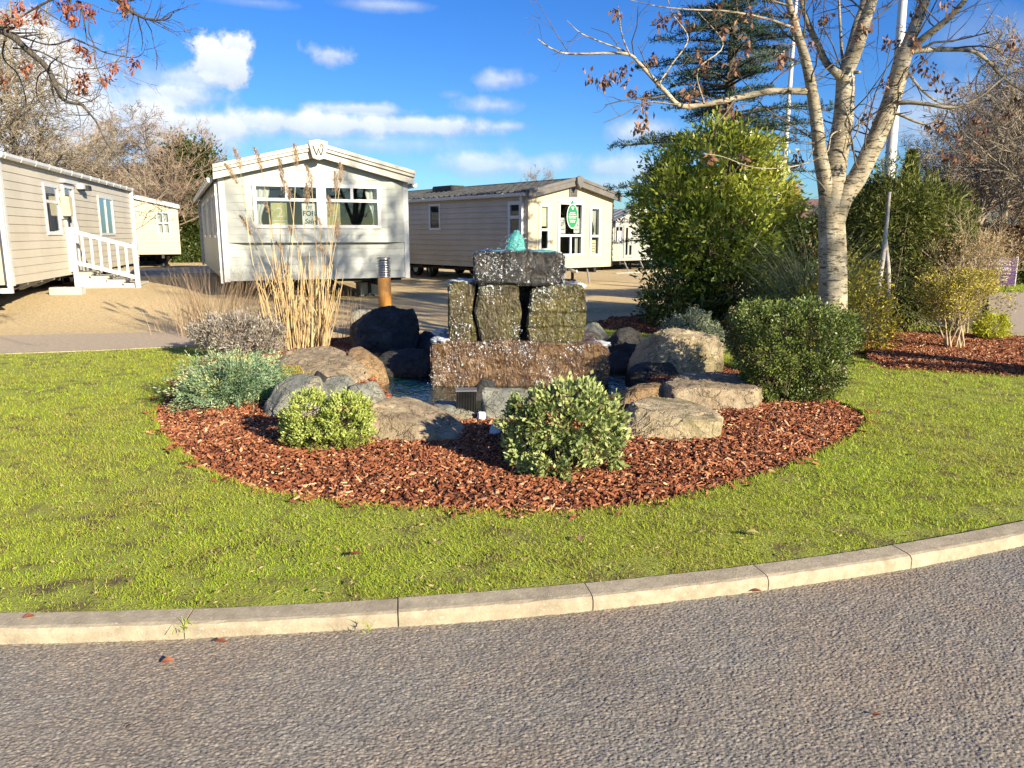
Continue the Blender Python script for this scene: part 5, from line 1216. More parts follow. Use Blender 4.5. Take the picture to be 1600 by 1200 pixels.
# dry twigs at its right side
rng=np.random.default_rng(3); tw=empty('dry_twigs',g(985,690,.06),0,'tangle of bare pale twigs at the right side of the silvery bush','twigs'); mb=MB()
for i in range(46):
    a=Vector((rng.normal()*.08,rng.normal()*.08,0)); d=Vector((rng.normal()*.6+.2,rng.normal()*.5-.1,abs(rng.normal())*.8+.3)).normalized(); L=rng.uniform(.12,.3); m_=a+d*L*.5+Vector((0,0,.02)); mb.tube([a,m_,a+d*L+Vector(rng.normal(size=3))*.03],[.004,.003,.0015],4)
    for j in range(2): e=m_+Vector(rng.normal(size=3))*.07; mb.tube([m_,e],[.0022,.001],3)
mb.build('twig',M['palewood'],tw)
# spreading juniper
c=g(345,645,.05); c.y+=.35; jn=empty('juniper',(c.x,c.y,.05),0,'low spreading blue green juniper with feathery sprays, left end of the bed','shrub')
rng=np.random.default_rng(8); P=[];D=[];tt=[];mb=MB()
hw_=(at(430,600,c.y)-at(258,600,c.y)).x/2; hj=(at(345,556,c.y).z-.05)*.62
for i in range(250):
    az=rng.uniform(0,6.283); el=rng.uniform(-.05,1.25); L=(hw_*1.0*math.cos(el)+hj*.95*math.sin(el))*rng.uniform(.72,1.06); d=np.array([math.cos(az)*math.cos(el),.85*math.sin(az)*math.cos(el),math.sin(el)*.8+.05])
    p=np.array([rng.normal()*.06,rng.normal()*.06,.05]); n=9; pts=[p.copy()]; dd=d/np.linalg.norm(d)
    for k in range(n):
        p=p+dd*L/n; dd=dd+np.array([0,0,-.035])+rng.normal(size=3)*.05; dd/=np.linalg.norm(dd); pts.append(p.copy())
    if i%4==0: mb.tube(pts,list(np.linspace(.006,.002,n+1)),4)
    ti=rng.uniform(.15,.95) if rng.uniform()>.07 else 1.0
    for k in range(3,n+1):
        m=15; q=pts[k]+rng.normal(size=(m,3))*.024; P.append(q); D.append(np.tile((pts[k]-pts[k-1])/np.linalg.norm(pts[k]-pts[k-1]),(m,1))+rng.normal(size=(m,3))*.5); tt.append(np.clip(ti+rng.normal(size=m)*.12,0,1))
P=np.concatenate(P);D=np.concatenate(D);tt=np.concatenate(tt);k=P[:,2]>.0;P,D,tt=P[k],D[k],tt[k]
leaves('spray',P,D,rng.uniform(.022,.045,len(P)),rng.uniform(.007,.013,len(P)),rng,tt,M['juniper'],jn); mb.build('stem',M['wood'],jn)
# small reddish green sprig between juniper and grey slab
c=g(450,612,.06); bush('ground_sprig','small yellow green ground plant between juniper and curved grey slab','plant',(c.x,c.y+.1,.1),[(0,0,.10,.17,.1,.08)],70,18,.018,.03,.012,M['yellow'],77,M['wood'],6,.3,stem_r=.003)
# grey lavender mound
c,w=S(286,438,488,560); c.y+=w*.5; h=at(360,490,c.y).z-.05
bush('lavender','grey leaved lavender mound behind the juniper, left of the tall reeds','shrub',(c.x,c.y,.05),[(0,0,h*.52,w,w*.8,h*.46),(w*.3,-.1,h*.3,w*.7,w*.6,h*.3)],520,26,.03,.055,.014,M['lavender'],4,M['palewood'],30,.6,None,.8,stem_r=.006)
# thin wispy grass rising from it
rng=np.random.default_rng(9); n=520; cc=g(338,520,.05); wg=empty('wispy_grass',(cc.x,cc.y,.05),0,'thin brown wispy grass standing behind the grey lavender','ornamental grass')
az=rng.uniform(0,6.283,n); P=np.stack([rng.normal(size=n)*.35,rng.normal(size=n)*.22,np.zeros(n)],1)
blades('stalk',P,np.where(P[:,0]<0,math.pi+rng.normal(size=n)*.7,rng.normal(size=n)*.7),rng.uniform(.55,1.15,n),np.full(n,.0065),np.abs(rng.normal(size=n))*.16+.05*np.abs(P[:,0])*3,rng.uniform(.1,.7,n),rng,rng.uniform(0,1,n),M['wire'],wg,seg=5)
# tall dry reeds (miscanthus) with plumes
c=g(472,548,.06); Yr=c.y; rd=empty('reed_clump',(c.x,c.y,.05),0,'tall clump of straw coloured dry reeds with feathery plumes, before the pale grey caravan','ornamental grass')
rng=np.random.default_rng(14); mb=MB(); tops=[]; LP=[];
traced=[(375,262),(370,285),(408,262),(440,278),(487,292),(463,258),(532,283),(525,300),(480,318),(452,310),(392,365),(526,372),(515,338),(420,330),(505,395),(440,390),(455,365),(500,350)]
def stalk(b,t,r0,r1,bend):
    m=(b+t)/2+bend; pts=spline([b,m,t],4); mb.tube(pts,list(np.linspace(r0,r1,len(pts))),5,cap=False); return pts
for i,(x,y) in enumerate(traced):
    t=at(x,y,Yr+rng.uniform(-.25,.25))-Vector((c.x,c.y,.05)); b=Vector((rng.uniform(-.32,.32)*.9+t.x*.35,rng.normal()*.14,-.02)); pts=stalk(b,t,.0075,.0035,Vector((rng.normal()*.03-t.x*.06,rng.normal()*.03,0))); tops.append((t,(pts[-1]-pts[-2]).normalized(),i<13))
for i in range(150):
    bx=rng.uniform(-.36,.36); b=Vector((bx,rng.normal()*.15,-.02)); hh=rng.uniform(.55,1.45)*(1-.3*abs(bx)); t=b+Vector((bx*rng.uniform(.2,.75)+rng.normal()*.06,rng.normal()*.15,hh)); stalk(b,t,rng.uniform(.005,.009),.004,Vector((rng.normal()*.02,rng.normal()*.02,0)))
me_=mb.mesh('stem'); at_=me_.attributes.new('tint','FLOAT','FACE'); at_.data.foreach_set('value',np.repeat(rng.uniform(0,1,len(me_.polygons)//8+1),8)[:len(me_.polygons)].astype(np.float32)); link('stem',me_,M['reed'],rd)
n=150; P=np.stack([rng.uniform(-.4,.4,n),rng.normal(size=n)*.15,rng.uniform(.1,1.0,n)],1); azb=np.where(rng.uniform(0,1,n)<.5,0,math.pi)+rng.normal(size=n)*.9
blades('dry_leaf',P,azb,rng.uniform(.2,.55,n),rng.uniform(.008,.016,n),rng.uniform(.1,.6,n),rng.uniform(.8,2.6,n),rng,rng.uniform(0,1,n),M['reed'],rd,seg=6)
PP=[];DD=[];
for t,d,fullp in tops:
    L=.30 if fullp else .14; m=300 if fullp else 110
    s=rng.uniform(0,1,m); wdt=.038*np.sin(np.pi*np.clip(s,0.02,1)**.8)*(1 if fullp else .6)
    base=np.array(t)+np.array(d)*(s[:,None]*L-.03)+np.array([-.10*0+(.07 if t.x<0 else .05)*0,0,0])+np.stack([-.05*s**2,0*s,-.03*s**2],1)
    PP.append(base+rng.normal(size=(m,3))*wdt[:,None]*.6); DD.append(np.array(d)+rng.normal(size=(m,3))*.35)
PP=np.concatenate(PP);DD=np.concatenate(DD); leaves('plume',PP,DD,rng.uniform(.03,.06,len(PP)),rng.uniform(.004,.008,len(PP)),rng,rng.uniform(0,1,len(PP)),M['plume'],rd)
# little dry seedlings between reeds and black boulder
c=g(545,535,.06); rng=np.random.default_rng(15); n=60; sg=empty('seed_stalks',(c.x,c.y,.05),0,'few thin reddish seed stalks between the reeds and the black boulder','plant')
blades('stalk',np.stack([rng.normal(size=n)*.11,rng.normal(size=n)*.1,np.zeros(n)],1),rng.uniform(0,6.28,n),rng.uniform(.3,.85,n),np.full(n,.006),np.abs(rng.normal(size=n))*.12,rng.uniform(0,.4,n),rng,rng.uniform(0,.7,n),M['wire'],sg,seg=4)
# clipped box bush at right
c=g(1262,652,.05); c.y+=.55; hb_=at(1262,474,c.y).z-.05; wb=(at(1360,560,c.y)-at(1175,560,c.y)).x/2
def superbox(rng,n,w,d,h,z0,pw=4):
    q=rng.normal(size=(n,3)); q=q/(np.sum(np.abs(q)**pw,1,keepdims=True)**(1/pw)); s=rng.uniform(.55,1,n)[:,None]**.5; return q*np.array([w,d,h/2])*s+np.array([0,0,z0+h/2]),q
rng=np.random.default_rng(21); bx=empty('box_bush',(c.x,c.y,.05),0,'dark green clipped square topped bush standing before the birch trunk','shrub')
cc,q=superbox(rng,1250,wb,wb*.85,hb_*.97,.04); tap=(.68+.32*smooth(cc[:,2]/hb_,.05,.75)); cc[:,0]*=tap; cc[:,1]*=tap; cc+=(vnoise(cc[:,0]*6+9,cc[:,2]*6,4)-.5)[:,None]*unit(q)*.11
per=26; cl=np.repeat(np.arange(len(cc)),per); P=cc[cl]+rng.normal(size=(len(cl),3))*.024; D=unit(q)[cl]*.8+rng.normal(size=(len(cl),3))*.7+np.array([0,0,.25]); ctn=rng.uniform(0,1,len(cc))
red=(vnoise(cc[:,0]*3.5+2,cc[:,2]*4,8)>.66)[cl]&(P[:,2]<hb_*.8); tn=np.where(red&(rng.uniform(0,1,len(P))<.5),rng.uniform(0,.12,len(P)),.15+.85*(.6*ctn[cl]+.4*rng.uniform(0,1,len(P))))
k=P[:,2]>.01; leaves('foliage',P[k],D[k],rng.uniform(.022,.038,k.sum()),rng.uniform(.012,.018,k.sum()),rng,tn[k],M['box'],bx)
mb=MB()
for i in range(40):
    a=Vector((rng.normal()*.06,rng.normal()*.06,0)); e=Vector((rng.uniform(-wb,wb)*.8,rng.uniform(-wb,wb)*.7,hb_*rng.uniform(.4,.95))); mb.tube([a,(a+e)/2+Vector((e.x*.15,e.y*.15,-.05)),e],[.012,.007,.003],5)
mb.build('stem',M['wood'],bx)
# small blue grey ball bush behind the big boulder
c,w=S(1030,1130,486,560); c.y+=w*.4; h=at(1080,487,c.y).z-.05
bush('bluegrey_bush','small blue grey rounded bush behind the big buff boulder','shrub',(c.x,c.y,.05),[(0,0,h*.55,w,w*.8,h*.45),(.1,0,h*.3,w*.9,w*.7,h*.3)],500,24,.022,.032,.014,M['bluegrey'],6,M['wood'],14,.6,stem_r=.006)

# ------------------------------------------------------------------ big evergreen behind the fountain
YL=13.6; c=at(1115,505,YL); c.z=.04
def e(px,py,rpx,rpy,dy=0,ry=None):
    p=at(px,py,YL); r=rpx*YL/1210; rz_=rpy*YL/1210; return (p.x-c.x,dy,p.z-.04,r,ry or r*.9,rz_)
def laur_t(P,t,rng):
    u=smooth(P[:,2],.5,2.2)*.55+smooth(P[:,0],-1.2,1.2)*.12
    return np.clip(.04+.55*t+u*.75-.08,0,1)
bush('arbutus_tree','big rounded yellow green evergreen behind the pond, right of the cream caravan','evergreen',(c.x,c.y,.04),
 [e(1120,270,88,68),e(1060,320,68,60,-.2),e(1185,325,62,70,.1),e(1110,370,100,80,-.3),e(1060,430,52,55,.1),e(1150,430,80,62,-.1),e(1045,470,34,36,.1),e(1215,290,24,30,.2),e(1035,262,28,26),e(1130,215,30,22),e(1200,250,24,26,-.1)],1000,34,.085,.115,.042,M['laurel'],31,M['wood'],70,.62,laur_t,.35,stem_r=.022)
# dark undergrowth left of it
c2=at(1050,500,12.9); bush('undergrowth','small dark leafy shrub at the left foot of the big evergreen','shrub',(c2.x,c2.y,.04),[(-.1,0,.42,.42,.35,.36),(.35,.1,.3,.5,.4,.3)],170,26,.06,.085,.032,M['ivy'],32,M['wood'],12,.5)
# ------------------------------------------------------------------ shrubs behind the birch
rng=np.random.default_rng(41); pg=at(1275,500,11.6); pp=empty('pampas_grass',(pg.x,pg.y,.03),0,'arching green pampas grass left of the birch trunk','ornamental grass'); n=1500
P=np.stack([rng.normal(size=n)*.20,rng.normal(size=n)*.20,np.zeros(n)],1)
blades('blade',P,rng.uniform(0,6.28,n),rng.uniform(1.1,2.3,n),rng.uniform(.008,.016,n),np.abs(rng.normal(size=n))*.28+.05,rng.uniform(.7,2.4,n),rng,rng.uniform(0,1,n)**.6,M['pampas'],pp,seg=8)
c=at(1330,500,10.3); bush('golden_shrub','loose golden leaved shrub right behind the birch trunk','shrub',(c.x,c.y,.03),[(-.1,0,.75,.5,.4,.55),(.15,0,.4,.5,.4,.4),(-.45,.1,.45,.3,.3,.4)],240,24,.06,.06,.024,M['yellow'],42,M['palewood'],30,.3,None,.3,stem_r=.008)
def yew(label,px,Y,ells,seed,ncl,mat='yew',nm='yew_shrub'):
    c=at(px,500,Y); E=[]
    for x,y,rx,ry in ells:
        p=at(x,y,Y); E.append((p.x-c.x,0,p.z-.02,rx*Y/1210,rx*Y/1210*.85,ry*Y/1210))
    return bush(nm,label,'evergreen',(c.x,c.y,.02),E,ncl,40,.085,.095,.022,M[mat],seed,M['wood'],50,.45,None,.15,stem_r=.018)
yew('wide dark feathery evergreen behind the birch, right of the cream flagpole',1400,12.4,[(1400,340,75,60),(1450,340,55,55),(1360,330,45,50),(1420,420,75,70),(1395,280,32,38),(1470,390,45,60),(1345,380,40,60),(1440,480,50,45)],51,760)
# slim conifer spire behind
c=at(1408,420,17.5); rng=np.random.default_rng(52); tp=at(1408,238,17.5); hh=tp.z; sp=empty('spire_conifer',(c.x,c.y,0),0,'slim pointed dark conifer rising above the feathery evergreen at right','conifer')
n=9000; z=rng.uniform(.1,1,n)**.8*hh; rr=(1-z/hh)**.9*.62*(.6+.6*vnoise(z*3,rng.uniform(0,9,n)*0,3)); az=rng.uniform(0,6.28,n); s=rng.uniform(.3,1,n)**.5
P=np.stack([np.cos(az)*rr*s,np.sin(az)*rr*s,z],1); D=np.stack([np.cos(az),np.sin(az),np.full(n,.9)],1)+rng.normal(size=(n,3))*.4; leaves('foliage',P,D,rng.uniform(.08,.16,n),np.full(n,.03),rng,rng.uniform(0,1,n),M['yew'],sp); mb=MB(); mb.tube([(0,0,-.1),(0,0,hh*.9)],[.08,.02],7); mb.build('trunk',M['wood'],sp)
# young birch stem with white bark behind the golden shrub
mb=MB(); b0=at(1376,520,11.2); t0=at(1390,300,11.2); yb=empty('young_birch',(b0.x,b0.y,0),0,'thin young birch with peeling white stem, behind the box bush','tree')
pts=[Vector((0,0,-.05)),at(1370,470,11.2)-Vector((b0.x,b0.y,0)),at(1381,390,11.25)-Vector((b0.x,b0.y,0)),t0-Vector((b0.x,b0.y,0))]; mb.tube(spline(pts,5),list(np.linspace(.058,.022,16)),9)
pts=[Vector((.10,.05,-.05)),at(1388,440,11.3)-Vector((b0.x,b0.y,0)),at(1383,360,11.3)-Vector((b0.x,b0.y,0))]; mb.tube(spline(pts,5),list(np.linspace(.05,.02,11)),9); mb.build('trunk',M['white_bark'] if 'white_bark' in M else M['birch'],yb,True)
# bare yellow shrub on the right bed with its visible stems
def bare_shrub(label,px,py,Y,hpx,wpx,seed,lm,n1,dens,twm):
    c=at(px,py,Y); rng=np.random.default_rng(seed); rt=empty('deciduous_shrub',(c.x,c.y,max(c.z,0.03)),0,label,'shrub'); hh=hpx*Y/1190; ww=wpx*Y/1190
    br=[];tips=[]; spec=dict(seg=[6,5,4,3],wob=[.10,.16,.2,.25],up=[.03,.05,.05,.05],kids=[6,6,5],**{'from':[.3,.15,.1]},ang=(.3,.9),len=(.42,.7),rmin=.0022,rk=.55,taper=.4)
    for i in range(n1):
        a=rng.uniform(0,6.28); l=rng.uniform(.25,.75); d=(math.cos(a)*l*ww/hh,math.sin(a)*l*ww/hh*.8,1); grow(rng,br,(rng.normal()*.05,rng.normal()*.05,-.03),d,hh*rng.uniform(.75,1.0),.017,0,3,spec,tips)
    mb=branches_mb(br,(7,5,4,3)); mb.build('stem',M[twm],rt)
    P=[];D=[]
    for p,d in tips:
        for j in range(dens): P.append(p+rng.normal(size=3)*.04); D.append(d+rng.normal(size=3)*.6)
    P=np.array(P);D=np.array(D); k=(P[:,2]<hh*1.08)&(P[:,2]>hh*.22); P,D=P[k],D[k]; n=len(P); leaves('foliage',P,D,rng.uniform(.025,.05,n),rng.uniform(.010,.02,n),rng,rng.uniform(0,1,n),M[lm],rt); return rt
bare_shrub('sparse yellow leaved shrub with dark forked stem on the right mulch bed',1488,548,10.4,118,62,61,'yellow',9,7,'palewood')
bare_shrub('dense straw brown twiggy bush at far right, before the purple sign',1500,525,12.0,146,36,62,'sere',16,3,'palewood')
c=g(1562,538,.04); bush('lime_shrub','low bright lime yellow shrub beside the far road','shrub',(c.x,c.y+.25,.04),[(0,0,.22,.24,.24,.2)],130,22,.03,.04,.018,M['lime'],63,M['wood'],8,.4,stem_r=.005)
# ------------------------------------------------------------------ the birch
Yt=8.25; base=at(1298,603,Yt); base.z=.03
bt=empty('birch_tree',base,0,'large multi stemmed birch with pale bark and brown dead leaf clusters, in the round bed','tree')
def tr(pts,dy0,dy1,r0,r1,n=5):
    m=len(pts); q=[at(x,y,Yt+dy0+(dy1-dy0)*(i/(m-1)))-base for i,(x,y) in enumerate(pts)]; s=spline(q,n); return s,list(np.linspace(r0,r1,len(s)))
trunk=[tr([(1298,622),(1299,560),(1301,480),(1301,400),(1299,340),(1300,285)],0,0,.165,.125),
 tr([(1300,300),(1308,240),(1317,190),(1320,150),(1321,112)],0,-.05,.118,.085),
 tr([(1319,120),(1338,75),(1352,30),(1366,-10),(1392,-110),(1405,-230),(1412,-380)],-.05,-.5,.078,.02),
 tr([(1318,122),(1327,85),(1338,40),(1349,0),(1352,-90),(1340,-230)],0,.5,.055,.015),
 tr([(1321,118),(1294,102),(1277,68),(1262,35),(1252,0),(1238,-70),(1210,-200)],0,.35,.042,.012),
 tr([(1318,112),(1314,60),(1311,0),(1312,-60)],.02,.15,.018,.008),
 tr([(1296,345),(1289,285),(1281,240),(1277,200),(1270,150),(1259,95),(1244,45),(1232,0),(1222,-80),(1205,-200)],0,-.5,.085,.016),
 tr([(1303,350),(1316,312),(1338,280),(1362,232),(1382,185),(1398,140),(1408,100),(1416,76)],-.02,-.1,.105,.078),
 tr([(1414,84),(1428,45),(1446,0),(1466,-80),(1490,-200),(1500,-330)],-.1,.4,.068,.015),
 tr([(1413,88),(1440,62),(1478,32),(1508,0),(1560,-70),(1640,-170)],-.1,-.6,.042,.012)]
limbs=[tr([(1268,143),(1238,142),(1200,143),(1165,150),(1120,160),(1066,166),(1040,143),(1015,117),(998,98),(985,86),(960,83),(890,84),(862,76),(840,61)],-.2,-1.2,.036,.004),
 tr([(1416,82),(1440,78),(1475,77),(1520,80),(1546,98),(1568,122),(1610,150)],-.1,.5,.034,.008),
 tr([(1390,163),(1418,160),(1450,163),(1490,168),(1530,152),(1570,120),(1612,104)],-.1,-.7,.025,.006),
 tr([(1386,172),(1408,180),(1430,190),(1447,194),(1462,190)],-.1,-.3,.018,.006),
 tr([(1410,100),(1436,136),(1458,155),(1480,170),(1470,200),(1462,232)],-.1,.5,.014,.005),
 tr([(1545,96),(1530,110),(1525,140),(1538,160)],.2,.4,.012,.004),
 tr([(985,88),(972,55),(966,10)],-1.0,-1.2,.008,.003), tr([(978,80),(930,62),(905,50),(886,32)],-1.0,-1.3,.008,.002),
 tr([(1060,164),(1010,160),(975,178),(942,192)],-.9,-.6,.008,.003), tr([(1030,130),(1050,100),(1075,60),(1050,20),(1040,-20)],-.9,-.6,.009,.003),
 tr([(1100,162),(1090,110),(1130,70),(1090,18)],-.8,-.4,.010,.003), tr([(1244,45),(1200,30),(1140,18),(1080,15),(1030,10),(985,0)],-.4,-.9,.014,.003),
 tr([(1235,10),(1170,-10),(1100,-30)],-.4,-.2,.012,.004), tr([(1250,95),(1210,125),(1190,155),(1160,195)],-.3,.2,.009,.003),
 tr([(1300,320),(1285,290),(1255,262),(1235,235)],-.05,-.3,.006,.002), tr([(1322,235),(1340,205),(1345,180),(1380,130)],-.1,-.3,.010,.003),
 tr([(1278,215),(1262,250),(1262,205)],-.1,-.4,.006,.002), tr([(1330,200),(1300,210),(1290,240),(1240,260),(1180,262),(1130,245),(1100,240)],-.2,-.7,.009,.002),
 tr([(1352,230),(1378,208),(1400,180)],-.1,-.2,.008,.003)]
mb=MB()
for s,r in trunk: mb.tube(s,r,12)
# knots and stubs
k0,_=tr([(1326,112),(1345,113)],-.1,-.12,.03,.012); mb.tube(k0,list(np.linspace(.03,.012,len(k0))),8)
k0,_=tr([(1312,118),(1300,108)],-.12,-.16,.03,.02); mb.tube(k0,list(np.linspace(.05,.035,len(k0))),8)
tm=mb.build('trunk',M['birch'],bt,True)
br=[]; rng=np.random.default_rng(101); tips=[]; limb_mb=MB()
spec=dict(seg=[5,4,3],wob=[.16,.22,.25],up=[.03,.03,.0],kids=[5,3],**{'from':[.15,.2]},ang=(.35,1.1),len=(.35,.65),rmin=.0017,rk=.55,taper=.4)
for s,r in limbs:
    limb_mb.tube(s,r,8,cap=False)
    L=sum((s[i+1]-s[i]).length for i in range(len(s)-1)); 
    for j in range(max(2,int(L*3.6))):
        i=rng.integers(2,len(s)-1); d=(s[i+1]-s[i]).normalized(); q=d+Vector(rng.normal(size=3))*.75; q.z+=.15
        grow(rng,br,np.array(s[i]),np.array(q),rng.uniform(.22,.7)*min(1,.5+L*.3),max(r[i]*.45,.0028),1,3,dict(spec,kids=[5,2,2]),tips)
for s,r in trunk[1:]:
    m=len(s)
    for j in range(int(m*.32)):
        i=rng.integers(int(m*.25),m-1); q=Vector(rng.normal(size=3)); q.z=abs(q.z)*.6+.25
        grow(rng,br,np.array(s[i]),np.array(q),rng.uniform(.35,1.2)*(1.5 if s[i].z>5.2 else 1),max(min(r[i]*.2,.009),.003),0,2,dict(spec,kids=[4,2]),tips)
# upper crown above the picture (it casts the branch shadows on the caravan)
for s,r in (trunk[2],trunk[3],trunk[4],trunk[6],trunk[8],trunk[9]):
    m=len(s)
    for j in range(9):
        i=rng.integers(int(m*.55),m-1); q=Vector(rng.normal(size=3)); q.z=abs(q.z)*.7+.5
        if s[i].z>4.6: grow(rng,br,np.array(s[i]),np.array(q),rng.uniform(1.0,2.0),.022,0,2,dict(spec,kids=[7,4]),tips)
limb_mb.build('limb',M['birch'],bt,True); branches_mb(br,(7,5,4,3)).build('branch',M['birch_twig'],bt,True)
spots=[(967,12),(1037,24),(1076,35),(1167,65),(1170,20),(1221,85),(1018,85),(985,130),(975,100),(960,112),(945,115),(922,110),(942,118),(1007,145),(1008,158),(994,190),(1007,185),(1075,140),(1090,135),(1135,160),(1150,165),(1128,40),(1095,80),(1100,95),(1220,85),(1282,165),(1356,172),(1390,55),(1430,60),(1440,95),(1452,100),(1466,115),(1483,135),(1452,185),(1470,190),(1494,205),(1495,240),(1478,235),(1535,195),(1530,175),(1575,170),(1595,150),(1265,60),(1247,240),(1110,240),(1165,240),(1030,30),(1430,15),(1478,0),(1410,60),(1350,40),(1520,235),(1580,60),(1240,20),(1145,95),(1060,20),(1120,10),(1385,120),(1290,20)]
sp=[np.array(at(x,y,Yt+rng.uniform(-1.0,.4))-base) for x,y in spots]
tp=[t for t in tips]; up=[p for p,d in tp if p[2]>5.4][::6]
dead_clusters(rng,sp,17,.072,M['dead'],bt)
# ------------------------------------------------------------------ oak branches hanging in from the left
Yo=8.0; ob=Vector((-9.2,8.6,0)); ot=empty('oak_tree',ob,0,'bare oak reaching in from the top left corner with orange dead leaves','tree')
mb=MB(); mb.tube(spline([ob*0+Vector((0,0,-.1)),Vector((.05,0,2.2)),Vector((.3,-.1,4.4)),Vector((.8,-.2,7.0))],4),list(np.linspace(.30,.12,13)),12); mb.build('trunk',M['dark_bark'],ot,True)
def tro(pts,dy0,dy1,r0,r1,n=5):
    m=len(pts); q=[at(x,y,Yo+dy0+(dy1-dy0)*(i/(m-1)))-ob for i,(x,y) in enumerate(pts)]; s=spline(q,n); return s,list(np.linspace(r0,r1,len(s)))
lb=[]; st=Vector((.2,-.1,4.1))
def fromtrunk(pts,*a):
    s,r=tro(pts,*a); return [Vector((.28,-.1,4.1))]+s,[r[0]*1.4]+r
lb+= [fromtrunk([(-140,10),(-60,30),(10,52),(45,80),(75,108),(92,145),(103,158),(130,164)],0,-.6,.040,.012)]
lb+= [tro([(128,164),(150,190),(168,225),(205,272),(236,302)],-.6,-.9,.010,.003), tro([(128,164),(140,178),(120,180),(100,178)],-.6,-.4,.007,.003),
 tro([(20,75),(60,80),(90,95),(115,106),(150,107),(175,98)],-.1,.4,.010,.003), tro([(75,108),(60,120),(58,150),(80,180)],-.3,.2,.008,.003), tro([(115,60),(150,75),(165,82),(205,90),(222,84),(228,68)],-.3,-.5,.009,.002),
 tro([(128,10),(134,50),(140,62),(158,70)],-.4,-.4,.007,.003), tro([(141,22),(139,50),(146,68),(150,100),(158,125),(150,150)],-.5,-.8,.007,.003)]
lb+= [fromtrunk([(-100,-60),(40,-70),(150,-30),(178,-3),(200,14),(225,28),(250,31),(264,28),(272,17)],-.2,-.6,.030,.003)]
lb+= [tro([(225,28),(233,14),(237,0)],-.55,-.6,.005,.002), tro([(150,-30),(100,-10),(60,10),(30,28),(0,46)],-.4,-.2,.014,.005), tro([(60,10),(90,30),(120,42),(128,10)],-.3,-.3,.007,.003),
 tro([(0,46),(40,60),(80,70),(115,60)],-.1,-.3,.012,.006), tro([(10,52),(5,90),(30,120),(40,170),(10,200)],0,.3,.010,.003)]
br=[]; rng=np.random.default_rng(111); tips=[]
for s,r in lb:
    br.append((s,r,1)); L=sum((s[i+1]-s[i]).length for i in range(len(s)-1))
    for j in range(max(2,int(L*4.2))):
        i=rng.integers(2,len(s)-1); d=(s[i+1]-s[i]).normalized(); q=d+Vector(rng.normal(size=3))*.8
        if at(800,0,8).z and True: grow(rng,br,np.array(s[i]),np.array(q),rng.uniform(.15,.5),max(r[i]*.4,.0026),1,3,dict(spec,kids=[4,3,2]),tips)
branches_mb(br,(8,6,4,3)).build('branch',M['dark_bark'],ot,True)
sp=[np.array(at(x,y,Yo-.4+rng.uniform(-.3,.3))-ob) for x,y in [(5,22),(24,18),(31,4),(104,4),(112,24),(106,18),(140,8),(122,2),(136,14),(195,8),(192,2),(138,78),(122,68),(125,116),(130,112),(163,116),(127,134),(3,117),(207,91),(176,100),(58,14),(40,98),(97,0)]]
dead_clusters(rng,sp,24,.06,M['oakdead'],ot)
# ------------------------------------------------------------------ cedar behind the evergreen
Yc=17.0; cb=at(1122,480,Yc); ce=empty('cedar_tree',(cb.x,cb.y,0),0,'tall dark blue green cedar with ragged level boughs, behind the yellow green evergreen','conifer'); rng=np.random.default_rng(121)
mb=MB(); Ht=at(1122,-260,Yc).z; mb.tube([(0,0,-.2),(0,0,Ht*.4),(.05,0,Ht*.75),(.0,0,Ht)],[.17,.12,.06,.015],10); mb.build('trunk',M['dark_bark'],ce,True)
P=[];D=[];T=[];mb=MB()
zz=1.4
while zz<Ht-.3:
    t=zz/Ht; R0=(2.75*(1-t)**.7+.15)
    for j in range(5 if t<.8 else 3):
        az=rng.uniform(0,6.283); L=R0*rng.uniform(.6,1.12); d=np.array([math.cos(az),math.sin(az),.16]); p=np.array([0,0,zz+rng.normal()*.1]); n=9; pts=[p.copy()]
        for k in range(n):
            p=p+d/np.linalg.norm(d)*L/n; d=d+np.array([0,0,.05 if k>5 else -.05])+rng.normal(size=3)*np.array([.08,.08,.03]); pts.append(p.copy())
        mb.tube(pts,list(np.linspace(.035*(1-t)+.012,.005,n+1)),5,cap=False)
        for k in range(2,n+1):
            for s in (-1,1):
                sd=np.array([-math.sin(az),math.cos(az),0])*s; l=L*.26*(1.1-k/n)*rng.uniform(.4,1.3)+.08
                q0=pts[k]; q1=q0+(sd*.8+np.array([math.cos(az),math.sin(az),0])*.6+np.array([0,0,rng.normal()*.12]))*l
                m=int(16+l*55); u=rng.uniform(0,1,m)[:,None]; pp=q0+(q1-q0)*u+rng.normal(size=(m,3))*np.array([.02,.02,.025]); P.append(pp); D.append(np.tile((q1-q0)/l,(m,1))*.8+rng.normal(size=(m,3))*.6+np.array([0,0,.5])); T.append(np.clip(rng.uniform(.1,.9)+rng.normal(size=m)*.15,0,1))
                if rng.uniform()<.5: mb.tube([q0,(q0+q1)/2,q1],[.007,.005,.003],3,cap=False)
    zz+=.21 if t<.5 else .19
P=np.concatenate(P);D=np.concatenate(D);T=np.concatenate(T); n=len(P); print('cedar needles',n)
leaves('foliage',P,D,rng.uniform(.05,.10,n),rng.uniform(.012,.022,n),rng,T,M['conifer'],ce); mb.build('bough',M['dark_bark'],ce)
